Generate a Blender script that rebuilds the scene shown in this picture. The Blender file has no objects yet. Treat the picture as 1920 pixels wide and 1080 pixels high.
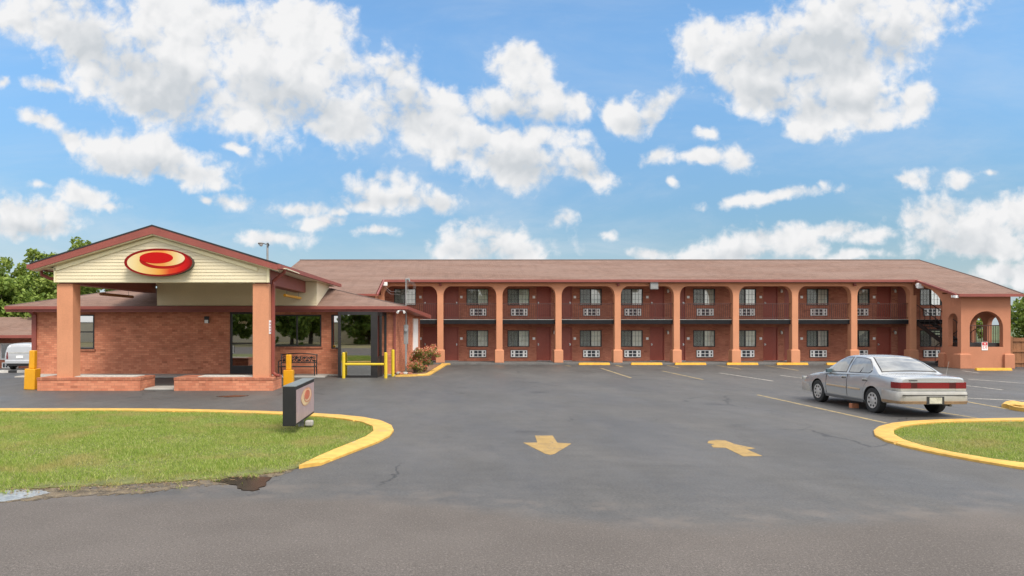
import bpy, bmesh, math, random
import numpy as np
from mathutils import Vector, Matrix
R = math.radians
random.seed(7)
RNG = np.random.default_rng(11)
S = bpy.context.scene
COL = S.collection
F, CX, HY, H = 1345.0, 820.0, 608.0, 2.32     # focal length (px of the photograph), principal column, horizon row, eye height


def gp(px, py, z=0.0):
    "point of the photograph -> point on the level z"
    d = F * (H - z) / (py - HY)
    return ((px - CX) / F * d, d)


def lin(r, g, b):
    f = lambda c: (c / 255 / 12.92) if c <= 10 else ((c / 255 + .055) / 1.055) ** 2.4
    return (f(r), f(g), f(b))


# ------------------------------------------------------------------ materials
class NT:
    def __init__(s, name):
        s.m = bpy.data.materials.new(name); s.m.use_nodes = True
        s.t = s.m.node_tree; s.n = s.t.nodes; s.n.clear()
        s.out = s.n.new('ShaderNodeOutputMaterial')

    def new(s, ty, **k):
        n = s.n.new('ShaderNode' + ty)
        for a, v in k.items():
            setattr(n, a, v)
        return n

    def ln(s, a, b):
        s.t.links.new(a, b)

    def put(s, sock, v):
        if isinstance(v, bpy.types.NodeSocket):
            s.ln(v, sock)
        elif isinstance(v, tuple) and len(v) == 3 and sock.type == 'RGBA':
            sock.default_value = (*v, 1)
        else:
            sock.default_value = v

    def pos(s):
        return s.new('NewGeometry').outputs['Position']

    def math(s, op, a, b=0.0, c=0.0, clamp=False):
        n = s.new('Math', operation=op); n.use_clamp = clamp
        for i, v in enumerate((a, b, c)):
            s.put(n.inputs[i], v)
        return n.outputs[0]

    def mapped(s, vec, scale=(1, 1, 1), loc=(0, 0, 0), rot=(0, 0, 0)):
        n = s.new('Mapping'); s.put(n.inputs['Vector'], vec)
        n.inputs['Scale'].default_value = scale; n.inputs['Location'].default_value = loc
        n.inputs['Rotation'].default_value = rot
        return n.outputs[0]

    def noise(s, vec, scale, detail=4, rough=.55, dist=0.0):
        n = s.new('TexNoise'); s.put(n.inputs['Vector'], vec)
        n.inputs['Scale'].default_value = scale; n.inputs['Detail'].default_value = detail
        n.inputs['Roughness'].default_value = rough; n.inputs['Distortion'].default_value = dist
        return n.outputs['Fac']

    def ramp(s, v, a, b, x=0.0, y=1.0, smooth=True):
        n = s.new('MapRange'); n.interpolation_type = 'SMOOTHSTEP' if smooth else 'LINEAR'
        s.put(n.inputs[0], v)
        for i, q in enumerate((a, b, x, y)):
            s.put(n.inputs[i + 1], q)
        return n.outputs[0]

    def mix(s, f, a, b, mode='MIX'):
        n = s.new('Mix', data_type='RGBA', blend_type=mode)
        s.put(n.inputs[0], f); s.put(n.inputs[6], a); s.put(n.inputs[7], b)
        return n.outputs[2]

    def bump(s, h, strength=.3, dist=.01):
        n = s.new('Bump'); s.put(n.inputs['Height'], h)
        n.inputs['Strength'].default_value = strength; n.inputs['Distance'].default_value = dist
        return n.outputs[0]

    def bsdf(s, col, rough=.6, spec=.5, metal=0.0, normal=None, coat=0.0, emis=None, estr=0):
        n = s.new('BsdfPrincipled')
        s.put(n.inputs['Base Color'], col); s.put(n.inputs['Roughness'], rough)
        s.put(n.inputs['Specular IOR Level'], spec); s.put(n.inputs['Metallic'], metal)
        n.inputs['Coat Weight'].default_value = coat; n.inputs['Coat Roughness'].default_value = .06
        if normal is not None:
            s.ln(normal, n.inputs['Normal'])
        if emis:
            n.inputs['Emission Color'].default_value = (*emis, 1); n.inputs['Emission Strength'].default_value = estr
        s.ln(n.outputs[0], s.out.inputs[0])
        return n


def mul(c, k):
    return tuple(min(1.0, x * k) for x in c)


def M(name, col, rough=.6, var=.12, scale=3.0, fine=25.0, bump=0.0, bscale=80.0, metal=0.0, spec=.5, coat=0.0, stain=0.0):
    t = NT(name); p = t.pos()
    f = t.math('MULTIPLY_ADD', t.noise(p, fine, 4), .5, t.math('MULTIPLY', t.noise(p, scale, 4), .5))
    c = t.mix(t.ramp(f, .3, .7), mul(col, 1 - var), mul(col, 1 + var))
    if stain:
        c = t.mix(t.ramp(t.noise(t.mapped(p, (1, 1, .25)), 2.2, 6, .65), .52, .75, 0, stain), c, mul(col, .45))
    nr = t.bump(t.noise(p, bscale, 3), .5, bump) if bump else None
    t.bsdf(c, rough, spec, metal, nr, coat)
    return t.m


def brick_mat(name, c1, c2, mortar, w=.205, h=.0725, wall='x', var=.13):
    t = NT(name); p = t.pos()
    sx = t.new('SeparateXYZ'); t.ln(p, sx.inputs[0])
    cb = t.new('CombineXYZ')
    if wall == 'x':
        t.ln(t.math('ADD', sx.outputs[0], sx.outputs[1]), cb.inputs[0]); t.ln(sx.outputs[2], cb.inputs[1])
    else:
        t.ln(sx.outputs[2], cb.inputs[0]); t.ln(t.math('ADD', sx.outputs[0], sx.outputs[1]), cb.inputs[1])
    b = t.new('TexBrick'); t.ln(cb.outputs[0], b.inputs['Vector'])
    b.inputs['Scale'].default_value = 1; b.inputs['Brick Width'].default_value = w; b.inputs['Row Height'].default_value = h
    b.inputs['Mortar Size'].default_value = .0055; b.inputs['Mortar Smooth'].default_value = .3; b.inputs['Bias'].default_value = -.1
    t.put(b.inputs['Color1'], c1); t.put(b.inputs['Color2'], c2); t.put(b.inputs['Mortar'], mortar)
    n1 = t.ramp(t.noise(p, 1.1, 6, .6), .3, .7, 1 - var, 1 + var)
    c = t.mix(1.0, b.outputs['Color'], n1, 'MULTIPLY')
    # odd burnt bricks and pale efflorescence
    wn = t.new('TexWhiteNoise', noise_dimensions='2D')
    sn = t.new('VectorMath', operation='SNAP'); t.ln(cb.outputs[0], sn.inputs[0])
    sn.inputs[1].default_value = (w, h, 1); t.ln(sn.outputs[0], wn.inputs['Vector'])
    c = t.mix(t.ramp(wn.outputs['Value'], .95, .98, 0, .45), c, mul(c1, .45))
    c = t.mix(t.ramp(t.noise(p, 3.5, 7, .7), .64, .82, 0, .16), c, mul(mortar, 1.0))
    t.bsdf(c, .85, .3, 0, t.bump(b.outputs['Fac'], -.5, .008))
    return t.m


def shingle_mat(name, ca, cb_, axis='x'):
    t = NT(name); p = t.pos()
    sx = t.new('SeparateXYZ'); t.ln(p, sx.inputs[0]); cb = t.new('CombineXYZ')
    t.ln(sx.outputs[0 if axis == 'x' else 1], cb.inputs[0]); t.ln(sx.outputs[1 if axis == 'x' else 0], cb.inputs[1])
    b = t.new('TexBrick'); t.ln(cb.outputs[0], b.inputs['Vector'])
    b.inputs['Scale'].default_value = 1; b.inputs['Brick Width'].default_value = .31; b.inputs['Row Height'].default_value = .135
    b.inputs['Mortar Size'].default_value = .008; b.inputs['Mortar Smooth'].default_value = .5
    t.put(b.inputs['Color1'], mul(ca, .82)); t.put(b.inputs['Color2'], mul(ca, 1.18)); t.put(b.inputs['Mortar'], mul(ca, .5))
    big = t.ramp(t.noise(t.mapped(p, (.25, 1, 1)), .8, 6, .62), .36, .66)
    c = t.mix(big, b.outputs['Color'], cb_, 'MIX')
    c = t.mix(.55, b.outputs['Color'], c)
    c = t.mix(t.ramp(t.noise(t.mapped(p, (1, .12, .12)), 3.0, 5, .6), .5, .8, 0, .4), c, mul(ca, .55))
    sp = t.ramp(t.noise(p, 60, 2, .6), .25, .75, .72, 1.28)
    c = t.mix(1.0, c, sp, 'MULTIPLY')
    t.bsdf(c, .9, .25, 0, t.bump(b.outputs['Fac'], -.4, .01))
    return t.m


def road_color(t, p):
    a = t.noise(p, .5, 5, .6); b = t.noise(p, 140, 2, .7); c2 = t.noise(p, 38, 3, .6)
    c = t.mix(t.ramp(a, .3, .7), (.136, .119, .108), (.174, .153, .140))
    c = t.mix(t.ramp(b, .3, .7, .0, .75), c, mul((.125, .11, .10), .30))
    c = t.mix(t.ramp(c2, .54, .68, 0, .4), c, (.28, .245, .225))
    c = t.mix(t.ramp(t.noise(p, 44, 3, .65), .53, .68, 0, .72), c, (.055, .047, .042))
    return c, b


def asphalt_lot():
    t = NT('sealed asphalt'); p = t.pos()
    a = t.noise(t.mapped(p, (.55, .22, 1), rot=(0, 0, .35)), .9, 6, .62); s1 = t.noise(p, 90, 3, .65)
    c = t.mix(t.ramp(a, .3, .7), (.052, .0500, .0475), (.078, .0735, .0680))
    c = t.mix(t.ramp(s1, .35, .75, 0, .5), c, (.14, .134, .13))
    c = t.mix(1.0, c, t.ramp(t.noise(p, 26, 4, .7), .3, .7, .72, 1.28), 'MULTIPLY')
    c = t.mix(1.0, c, t.ramp(t.noise(t.mapped(p, (.5, 1, 1)), 3.2, 6, .7), .3, .7, .90, 1.10), 'MULTIPLY')
    # old patches, tyre sweeps and drying stains
    pt = t.ramp(t.noise(t.mapped(p, (.9, .45, 1), rot=(0, 0, -.4)), .6, 6, .65, .5), .52, .66)
    c = t.mix(t.math('MULTIPLY', pt, .28), c, (.12, .112, .105))
    st = t.ramp(t.noise(t.mapped(p, (1.3, .5, 1), rot=(0, 0, .5)), 1.3, 6, .7), .60, .72)
    c = t.mix(t.math('MULTIPLY', st, .3), c, (.036, .035, .034))
    # cracks
    wv = t.new('VectorMath', operation='MULTIPLY_ADD')
    nz = t.new('TexNoise'); t.ln(p, nz.inputs['Vector']); nz.inputs['Scale'].default_value = 1.3; nz.inputs['Detail'].default_value = 6
    t.ln(nz.outputs['Color'], wv.inputs[0]); wv.inputs[1].default_value = (.9, .9, 0); t.ln(p, wv.inputs[2])
    vo = t.new('TexVoronoi', feature='DISTANCE_TO_EDGE'); t.ln(wv.outputs[0], vo.inputs['Vector']); vo.inputs['Scale'].default_value = .22
    cr = t.math('MULTIPLY', t.ramp(vo.outputs['Distance'], .0015, .0055, 1, 0), t.ramp(t.noise(p, .16, 3), .50, .60))
    c = t.mix(t.math('MULTIPLY', cr, .75), c, (.018, .018, .019))
    sp_ = t.new('TexVoronoi'); t.ln(t.mapped(p, (.38, .38, 1)), sp_.inputs['Vector']); sp_.inputs['Scale'].default_value = 1.0
    oil = t.math('MULTIPLY', t.ramp(t.math('ADD', sp_.outputs['Distance'], t.math('MULTIPLY', t.noise(p, 5, 4), .22)), .16, .30, 1, 0), t.ramp(t.noise(p, .35, 2), .48, .58))
    c = t.mix(t.math('MULTIPLY', oil, .55), c, (.022, .021, .021))
    v2 = t.new('TexVoronoi', feature='DISTANCE_TO_EDGE'); t.ln(wv.outputs[0], v2.inputs['Vector']); v2.inputs['Scale'].default_value = .75
    cr2 = t.math('MULTIPLY', t.ramp(v2.outputs['Distance'], .003, .012, 1, 0), t.ramp(t.noise(t.mapped(p, loc=(9, 4, 0)), .22, 3), .56, .64))
    c = t.mix(t.math('MULTIPLY', cr2, .5), c, (.03, .029, .029))
    # worn strip where the lot meets the road
    rc, rb = road_color(t, p)
    sx = t.new('SeparateXYZ'); t.ln(p, sx.inputs[0])
    x_ = sx.outputs[0]
    yb = t.math('ADD', t.ramp(x_, -1.2, 2.6, 9.55, 8.25), t.ramp(x_, 3.8, 8.5, 0, .85))
    y = t.math('SUBTRACT', sx.outputs[1], yb)
    y = t.math('ADD', y, t.math('MULTIPLY', t.math('SUBTRACT', t.noise(p, .8, 8, .72), .5), 1.1))
    c = t.mix(t.math('MULTIPLY', t.ramp(y, .1, 1.6, 1, 0), t.ramp(t.noise(p, 1.1, 6, .7), .45, .65, 0, .6)), c, (.15, .125, .105))
    c = t.mix(t.ramp(y, -.42, .38, 1, 0), c, rc)
    edge = t.ramp(y, -.42, .38, 1, 0)
    rough = t.ramp(t.noise(t.mapped(p, (.7, .3, 1)), .8, 4), .35, .65, .50, .66)
    rough = t.math('ADD', t.math('MULTIPLY', rough, t.math('SUBTRACT', 1.0, edge)), t.math('MULTIPLY', edge, .85))
    hb = t.math('ADD', t.math('MULTIPLY', s1, t.math('SUBTRACT', 1.0, edge)), t.math('MULTIPLY', rb, edge))
    t.bsdf(c, rough, t.math('SUBTRACT', .5, t.math('MULTIPLY', edge, .2)), 0, t.bump(t.math('MULTIPLY_ADD', hb, .8, t.math('MULTIPLY', cr, -1.0)), .35, .008))
    return t.m


def asphalt_road():
    t = NT('worn road asphalt'); p = t.pos(); c, b = road_color(t, p)
    t.bsdf(c, .85, .3, 0, t.bump(b, .5, .008))
    return t.m


def paint_mat(name, col, under=(.08, .08, .085), wear=.5, rough=.6, sc=14.0):
    t = NT(name); p = t.pos()
    f = t.ramp(t.math('MULTIPLY_ADD', t.noise(p, sc, 6, .7), .6, t.math('MULTIPLY', t.noise(p, 2.0, 4), .4)), wear, wear + .12, 0, .9)
    c = t.mix(t.ramp(t.noise(p, 5, 4), .3, .7), mul(col, .85), mul(col, 1.1))
    t.bsdf(t.mix(f, c, under), rough, .3)
    return t.m


def glass_mat(name, tint, refl=.12, rough=.015):
    t = NT(name)
    tr = t.new('BsdfTransparent'); t.put(tr.inputs[0], tint)
    gl = t.new('BsdfGlossy'); gl.inputs['Roughness'].default_value = rough; t.put(gl.inputs[0], (.95, .97, .97))
    lw = t.new('LayerWeight'); lw.inputs[0].default_value = .5
    f = t.math('MULTIPLY_ADD', lw.outputs['Fresnel'], .6, refl, clamp=True)
    mx = t.new('MixShader'); t.ln(f, mx.inputs[0]); t.ln(tr.outputs[0], mx.inputs[1]); t.ln(gl.outputs[0], mx.inputs[2])
    t.ln(mx.outputs[0], t.out.inputs[0])
    return t.m


def leaf_mat(name, cols, trans=.3, patch=None):
    t = NT(name); g = t.new('NewGeometry')
    cr = t.new('ValToRGB'); t.ln(g.outputs['Random Per Island'], cr.inputs[0])
    e = cr.color_ramp.elements
    e[0].color = (*cols[0], 1); e[1].color = (*cols[-1], 1)
    for i, c in enumerate(cols[1:-1]):
        q = e.new((i + 1) / (len(cols) - 1)); q.color = (*c, 1)
    c = cr.outputs[0]
    if patch:
        sc, col, lo, hi, amt = patch
        c = t.mix(t.ramp(t.noise(g.outputs['Position'], sc, 5, .65), lo, hi, 0, amt), c, col)
        c = t.mix(t.ramp(t.noise(g.outputs['Position'], sc * 3.1, 5, .7), .54, .72, 0, .45), c, (.12, .20, .02))
        c = t.mix(t.ramp(t.noise(g.outputs['Position'], sc * 7.0, 4, .7), .60, .74, 0, .7), c, (.42, .40, .15))
    d = t.new('BsdfPrincipled'); t.ln(c, d.inputs['Base Color']); d.inputs['Roughness'].default_value = .55
    d.inputs['Specular IOR Level'].default_value = .3
    tl = t.new('BsdfTranslucent'); t.ln(c, tl.inputs[0])
    mx = t.new('MixShader'); mx.inputs[0].default_value = trans
    t.ln(d.outputs[0], mx.inputs[1]); t.ln(tl.outputs[0], mx.inputs[2]); t.ln(mx.outputs[0], t.out.inputs[0])
    return t.m


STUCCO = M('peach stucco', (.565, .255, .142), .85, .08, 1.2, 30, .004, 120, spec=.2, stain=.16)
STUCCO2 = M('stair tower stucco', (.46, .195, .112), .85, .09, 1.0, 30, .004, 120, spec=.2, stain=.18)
TRIM = M('red brown trim paint', (.245, .062, .046), .5, .12, 2.0, 20)
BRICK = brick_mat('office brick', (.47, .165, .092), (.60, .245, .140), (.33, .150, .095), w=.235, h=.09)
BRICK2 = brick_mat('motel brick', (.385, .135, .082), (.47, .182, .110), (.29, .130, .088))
SOLDIER = brick_mat('upright brick course', (.34, .115, .065), (.46, .185, .105), (.25, .12, .08), .2, .085, 'z')
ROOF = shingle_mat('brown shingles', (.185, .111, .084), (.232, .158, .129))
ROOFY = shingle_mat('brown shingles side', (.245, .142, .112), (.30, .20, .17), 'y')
SIDING = M('cream siding', (.69, .605, .42), .55, .05, 1.5, 20, spec=.3)
CREAM = M('cream trim', (.74, .66, .43), .5, .05)
BLACK = M('black paint', (.018, .016, .016), .42, .3)
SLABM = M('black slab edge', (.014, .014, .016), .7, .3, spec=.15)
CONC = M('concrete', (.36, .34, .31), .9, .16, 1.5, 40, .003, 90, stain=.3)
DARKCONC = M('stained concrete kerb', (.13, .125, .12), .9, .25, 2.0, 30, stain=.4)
DOORM = M('dark red door paint', (.31, .066, .040), .45, .10, 2.0, 12)
METAL = M('brushed metal', (.55, .55, .54), .35, .1, metal=.9)
GALV = M('galvanised steel', (.27, .27, .265), .55, .15, metal=.3)
WHITE = M('white plastic', (.86, .85, .82), .5, .06)
ACW = M('grille white', (.90, .89, .85), .5, .06)
ACD = M('grille dark', (.03, .035, .045), .5, .2)
CURTAIN = M('pale curtain', (.93, .92, .86), .9, .05, 3, 9)
SCREENM = None
YEL = paint_mat('kerb yellow', (.62, .37, .085), (.36, .31, .23), .565, .6)
YELD = M('yellow guard paint', (.66, .47, .02), .4, .08)
YELO = M('orange yellow sleeve', (.68, .32, .010), .35, .06)
LINE = paint_mat('faded line paint', (.40, .30, .14), (.10, .10, .10), .47, .7, 20)
LINEW = paint_mat('pale line paint', (.46, .42, .36), (.10, .10, .10), .47, .7, 16)
ARROWM = paint_mat('arrow paint', (.34, .225, .082), (.12, .112, .108), .535, .7, 18)
WOODF = M('fence board', (.24, .105, .045), .8, .3, 2.0, 20)
MULCH = M('bark mulch', (.20, .115, .07), .95, .5, 6, 50, .03, 40)
SOIL = M('lawn soil', (.13, .14, .04), .95, .4, 3, 30, .02, 30)
DIRT = None
GLASS_M = glass_mat('motel window glass', (.97, .98, .97), .025)
GLASS_O = glass_mat('office window glass', (.16, .18, .17), .36)
ASPH = asphalt_lot(); ROADM = asphalt_road()


def screen_mat():
    t = NT('insect screen')
    tr = t.new('BsdfTransparent'); df = t.new('BsdfDiffuse'); t.put(df.inputs[0], (.16, .18, .17))
    mx = t.new('MixShader'); mx.inputs[0].default_value = .52
    t.ln(tr.outputs[0], mx.inputs[1]); t.ln(df.outputs[0], mx.inputs[2]); t.ln(mx.outputs[0], t.out.inputs[0])
    return t.m


SCREENM = screen_mat()


# ------------------------------------------------------------------ mesh builder
class MB:
    def __init__(s):
        s.v, s.f, s.m = [], [], []

    def add(s, vs, fs, m=0):
        o = len(s.v); s.v += [tuple(v) for v in vs]
        for f in fs:
            s.f.append([i + o for i in f]); s.m.append(m)
        return s

    def quad(s, a, b, c, d, m=0):
        return s.add([a, b, c, d], [[0, 1, 2, 3]], m)

    def box(s, x0, x1, y0, y1, z0, z1, m=0):
        v = [(x, y, z) for z in (z0, z1) for y in (y0, y1) for x in (x0, x1)]
        return s.add(v, [[0, 2, 3, 1], [4, 5, 7, 6], [0, 1, 5, 4], [2, 6, 7, 3], [0, 4, 6, 2], [1, 3, 7, 5]], m)

    def prism(s, poly, axis, a, b, m=0, caps=(True, True), skip=()):
        "polygon extruded along an axis; polygon coordinates are the two other axes in x,y,z order"
        def p3(q, t):
            return {'x': (t, q[0], q[1]), 'y': (q[0], t, q[1]), 'z': (q[0], q[1], t)}[axis]
        n = len(poly); v = [p3(q, a) for q in poly] + [p3(q, b) for q in poly]
        fs = [[i, (i + 1) % n, (i + 1) % n + n, i + n] for i in range(n) if i not in skip]
        if caps[0]: fs.append(list(range(n - 1, -1, -1)))
        if caps[1]: fs.append(list(range(n, 2 * n)))
        return s.add(v, fs, m)

    def cyl(s, p0, p1, r0, r1=None, n=12, m=0, caps=True):
        return s.tube([p0, p1], [r0, r0 if r1 is None else r1], n, m, caps)

    def tube(s, pts, r, n=8, m=0, caps=True):
        pts = [Vector(p) for p in pts]; k = len(pts)
        rs = r if isinstance(r, (list, tuple)) else [r] * k
        vs = []; up = Vector((0, 0, 1))
        d0 = (pts[1] - pts[0]).normalized()
        a = d0.cross(up if abs(d0.z) < .95 else Vector((1, 0, 0))).normalized()
        for i, p in enumerate(pts):
            d = (pts[min(i + 1, k - 1)] - pts[max(i - 1, 0)]).normalized()
            a = (a - d * a.dot(d)).normalized(); b = d.cross(a)
            vs += [p + (a * math.cos(2 * math.pi * j / n) + b * math.sin(2 * math.pi * j / n)) * rs[i] for j in range(n)]
        fs = [[i * n + j, i * n + (j + 1) % n, (i + 1) * n + (j + 1) % n, (i + 1) * n + j] for i in range(k - 1) for j in range(n)]
        if caps:
            fs += [list(range(n - 1, -1, -1)), [(k - 1) * n + j for j in range(n)]]
        return s.add(vs, fs, m)

    def loft(s, rings, m=0, closed=True, caps=True):
        n = len(rings[0]); vs = [p for r in rings for p in r]
        e = n if closed else n - 1
        fs = [[i * n + j, i * n + (j + 1) % n, (i + 1) * n + (j + 1) % n, (i + 1) * n + j] for i in range(len(rings) - 1) for j in range(e)]
        if caps:
            fs += [list(range(n - 1, -1, -1)), [(len(rings) - 1) * n + j for j in range(n)]]
        return s.add(vs, fs, m)

    def lathe(s, prof, axis='x', c=(0, 0, 0), n=24, m=0):
        "profile of (radius, offset along axis)"
        rings = []
        for r, t in prof:
            ring = []
            for j in range(n):
                a = 2 * math.pi * j / n; u, w = r * math.cos(a), r * math.sin(a)
                ring.append({'x': (c[0] + t, c[1] + u, c[2] + w), 'y': (c[0] + u, c[1] + t, c[2] + w), 'z': (c[0] + u, c[1] + w, c[2] + t)}[axis])
            rings.append(ring)
        return s.loft(rings, m, True, True)

    def wall(s, p0, p1, z0, z1, ops, inward, m=0, mr=None):
        "wall face from p0 to p1 (plan points) with rectangular openings (s0,s1,za,zb) and reveals along 'inward'"
        p0, p1 = Vector((*p0, 0)), Vector((*p1, 0)); L = (p1 - p0).length; d = (p1 - p0) / L; iv = Vector((*inward, 0))
        P = lambda a, z: p0 + d * a + Vector((0, 0, z))
        xs = sorted({0, L, *[q for o in ops for q in o[:2]]}); zs = sorted({z0, z1, *[q for o in ops for q in o[2:4]]})
        for a, b in zip(xs, xs[1:]):
            for c, e in zip(zs, zs[1:]):
                if any(o[0] <= a and b <= o[1] and o[2] <= c and e <= o[3] for o in ops): continue
                s.quad(P(a, c), P(b, c), P(b, e), P(a, e), m)
        for o in ops:
            c = [P(o[0], o[2]), P(o[1], o[2]), P(o[1], o[3]), P(o[0], o[3])]
            for i in range(4):
                q, w = c[i], c[(i + 1) % 4]
                s.quad(q, w, w + iv, q + iv, m if mr is None else mr)
        return s

    def build(s, name, mats, parent=None, smooth=False, bevel=0.0, loc=None, recalc=True, seg=2, angle=35):
        mats = mats if isinstance(mats, (list, tuple)) else [mats]
        org = Vector(loc) if loc is not None else (root_of(parent).location.copy() if parent else Vector((0, 0, 0)))
        me = bpy.data.meshes.new(name)
        me.from_pydata([tuple(Vector(v) - org) for v in s.v], [], s.f)
        for mt in mats: me.materials.append(mt)
        me.polygons.foreach_set('material_index', s.m)
        if recalc:
            bm = bmesh.new(); bm.from_mesh(me)
            bmesh.ops.remove_doubles(bm, verts=bm.verts, dist=1e-5)
            bmesh.ops.recalc_face_normals(bm, faces=bm.faces); bm.to_mesh(me); bm.free()
        if smooth:
            me.polygons.foreach_set('use_smooth', [True] * len(me.polygons)); me.set_sharp_from_angle(angle=R(angle))
        me.update()
        o = bpy.data.objects.new(name, me); COL.objects.link(o)
        if parent is not None:
            o.parent = parent
            if loc is not None:
                o.location = Vector(loc) - root_of(parent).location
        elif loc is not None:
            o.location = loc
        if bevel:
            b = o.modifiers.new('edge', 'BEVEL'); b.width = bevel; b.segments = seg; b.limit_method = 'ANGLE'; b.angle_limit = R(40)
        return o


def root_of(o):
    while o.parent: o = o.parent
    return o


def tag(o, label=None, cat=None, group=None, kind=None):
    if label: o['label'] = label
    if cat: o['category'] = cat
    if group: o['group'] = group
    if kind: o['kind'] = kind
    return o


def thing(name, loc, label, cat, group=None, rz=0.0):
    o = bpy.data.objects.new(name, None); COL.objects.link(o); o.location = loc; o.rotation_euler = (0, 0, rz)
    o.empty_display_size = .2
    return tag(o, label, cat, group)


def copy_tree(o, parent=None):
    c = o.copy(); COL.objects.link(c)
    if parent is not None: c.parent = parent
    for ch in list(o.children): copy_tree(ch, c)
    return c


def arc(cx, cy, r, a0, a1, n=10, ry=None):
    ry = r if ry is None else ry
    return [(cx + r * math.cos(R(a0 + (a1 - a0) * i / n)), cy + ry * math.sin(R(a0 + (a1 - a0) * i / n))) for i in range(n + 1)]


# ------------------------------------------------------------------ camera, light, sky
cam = bpy.data.cameras.new('camera'); co = bpy.data.objects.new('camera', cam); COL.objects.link(co)
co.location = (0, 0, H); co.rotation_euler = (R(90), 0, 0)
cam.sensor_width = 36; cam.lens = F / 1920 * 36; cam.shift_x = (960 - CX) / 1920; cam.shift_y = (HY - 540) / 1920
cam.clip_start = .1; cam.clip_end = 6000
S.camera = co
SUN = Vector((.34, -.60, .92)).normalized()
sl = bpy.data.lights.new('sun', 'SUN'); so = bpy.data.objects.new('sun', sl); COL.objects.link(so)
sl.energy = 1.75; sl.angle = R(24.0); sl.color = (1, .93, .82)
so.rotation_euler = SUN.to_track_quat('Z', 'Y').to_euler()

CLOUDS = [  # centre, half axes (px of the photograph), tilt, weight
    (110, 45, 130, 70, 20), (250, 110, 190, 105, 22), (430, 130, 230, 130, 18), (600, 165, 200, 115, 20), (745, 190, 130, 80, 25),
    (330, 20, 140, 50, 0), (560, 40, 110, 65, 15), (640, 225, 130, 50, 12), (825, 210, 55, 45, 0), (480, 225, 90, 35, 0),
    (980, 125, 72, 60, 30), (925, 190, 55, 45, 0), (1010, 185, 85, 55, 15), (1085, 195, 42, 38, 0),
    (860, 265, 85, 55, 15), (950, 290, 130, 62, 15), (1045, 305, 105, 52, 15), (1030, 255, 75, 40, 0), (1105, 335, 65, 22, 0),
    (1165, 210, 55, 38, 25), (1235, 200, 48, 30, -20),
    (1335, 90, 85, 75, 30), (1450, 90, 140, 105, 0), (1570, 75, 210, 110, -8), (1710, 55, 110, 85, -20), (1420, 170, 130, 65, 15),
    (1560, 185, 120, 75, -15), (1525, 240, 60, 30, -10), (1710, 180, 45, 38, 0), (1640, 212, 80, 28, -15),
    (1250, 295, 38, 22, 0), (1310, 297, 45, 14, 0), (1378, 300, 48, 30, 15), (1278, 345, 10, 9, 0),
    (75, 225, 55, 20, 20), (150, 262, 85, 26, 18), (280, 298, 150, 48, 12), (370, 335, 75, 30, 12),
    (70, 405, 95, 42, 5), (170, 360, 75, 28, 8), (210, 378, 50, 14, 10), (60, 345, 30, 10, 0),
    (725, 358, 82, 48, 15), (825, 385, 44, 28, 15), (690, 390, 60, 22, 0),
    (925, 455, 125, 38, 5), (860, 468, 65, 26, 0), (1050, 420, 28, 22, 0), (1135, 443, 20, 13, 0),
    (550, 395, 62, 15, 8), (440, 385, 50, 15, 0), (632, 405, 20, 10, 0), (380, 385, 20, 10, 0),
    (1400, 460, 130, 34, -4), (1480, 455, 75, 34, 0), (1300, 475, 85, 20, 0),
    (1698, 332, 36, 22, 0), (1800, 340, 52, 28, 10), (1866, 328, 22, 11, 0),
    (1760, 420, 115, 48, 0), (1870, 410, 110, 50, -10), (1830, 455, 150, 36, 0), (1890, 520, 70, 32, 0),
    (15, 155, 16, 13, 0), (600, 420, 60, 16, 5), (520, 445, 70, 14, 0), (1600, 484, 60, 12, 0), (1215, 475, 50, 14, 0), (700, 440, 40, 12, 0), (1560, 440, 90, 16, -5), (1440, 375, 130, 14, -8), (90, 160, 50, 14, 10), (450, 285, 30, 12, 20), (1320, 250, 24, 12, 20), (1640, 450, 60, 22, 0),
]
GREY = [(300, 160, 150, 62, 25), (560, 200, 160, 52, 15), (760, 220, 85, 42, 15), (150, 75, 90, 40, 25), (985, 215, 80, 35, 0), (960, 310, 95, 38, 10), (1080, 320, 60, 25, 0),
        (1510, 100, 170, 66, -8), (1560, 200, 110, 32, -15), (1440, 190, 90, 38, 10), (1670, 85, 70, 50, 0), (1810, 460, 110, 34, 0), (285, 322, 120, 22, 12), (740, 382, 85, 22, 5),
        (925, 472, 100, 18, 0), (1400, 478, 110, 18, 0), (70, 428, 85, 18, 0), (1200, 225, 60, 18, 0)]
w = bpy.data.worlds.new('World'); S.world = w; w.use_nodes = True


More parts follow.
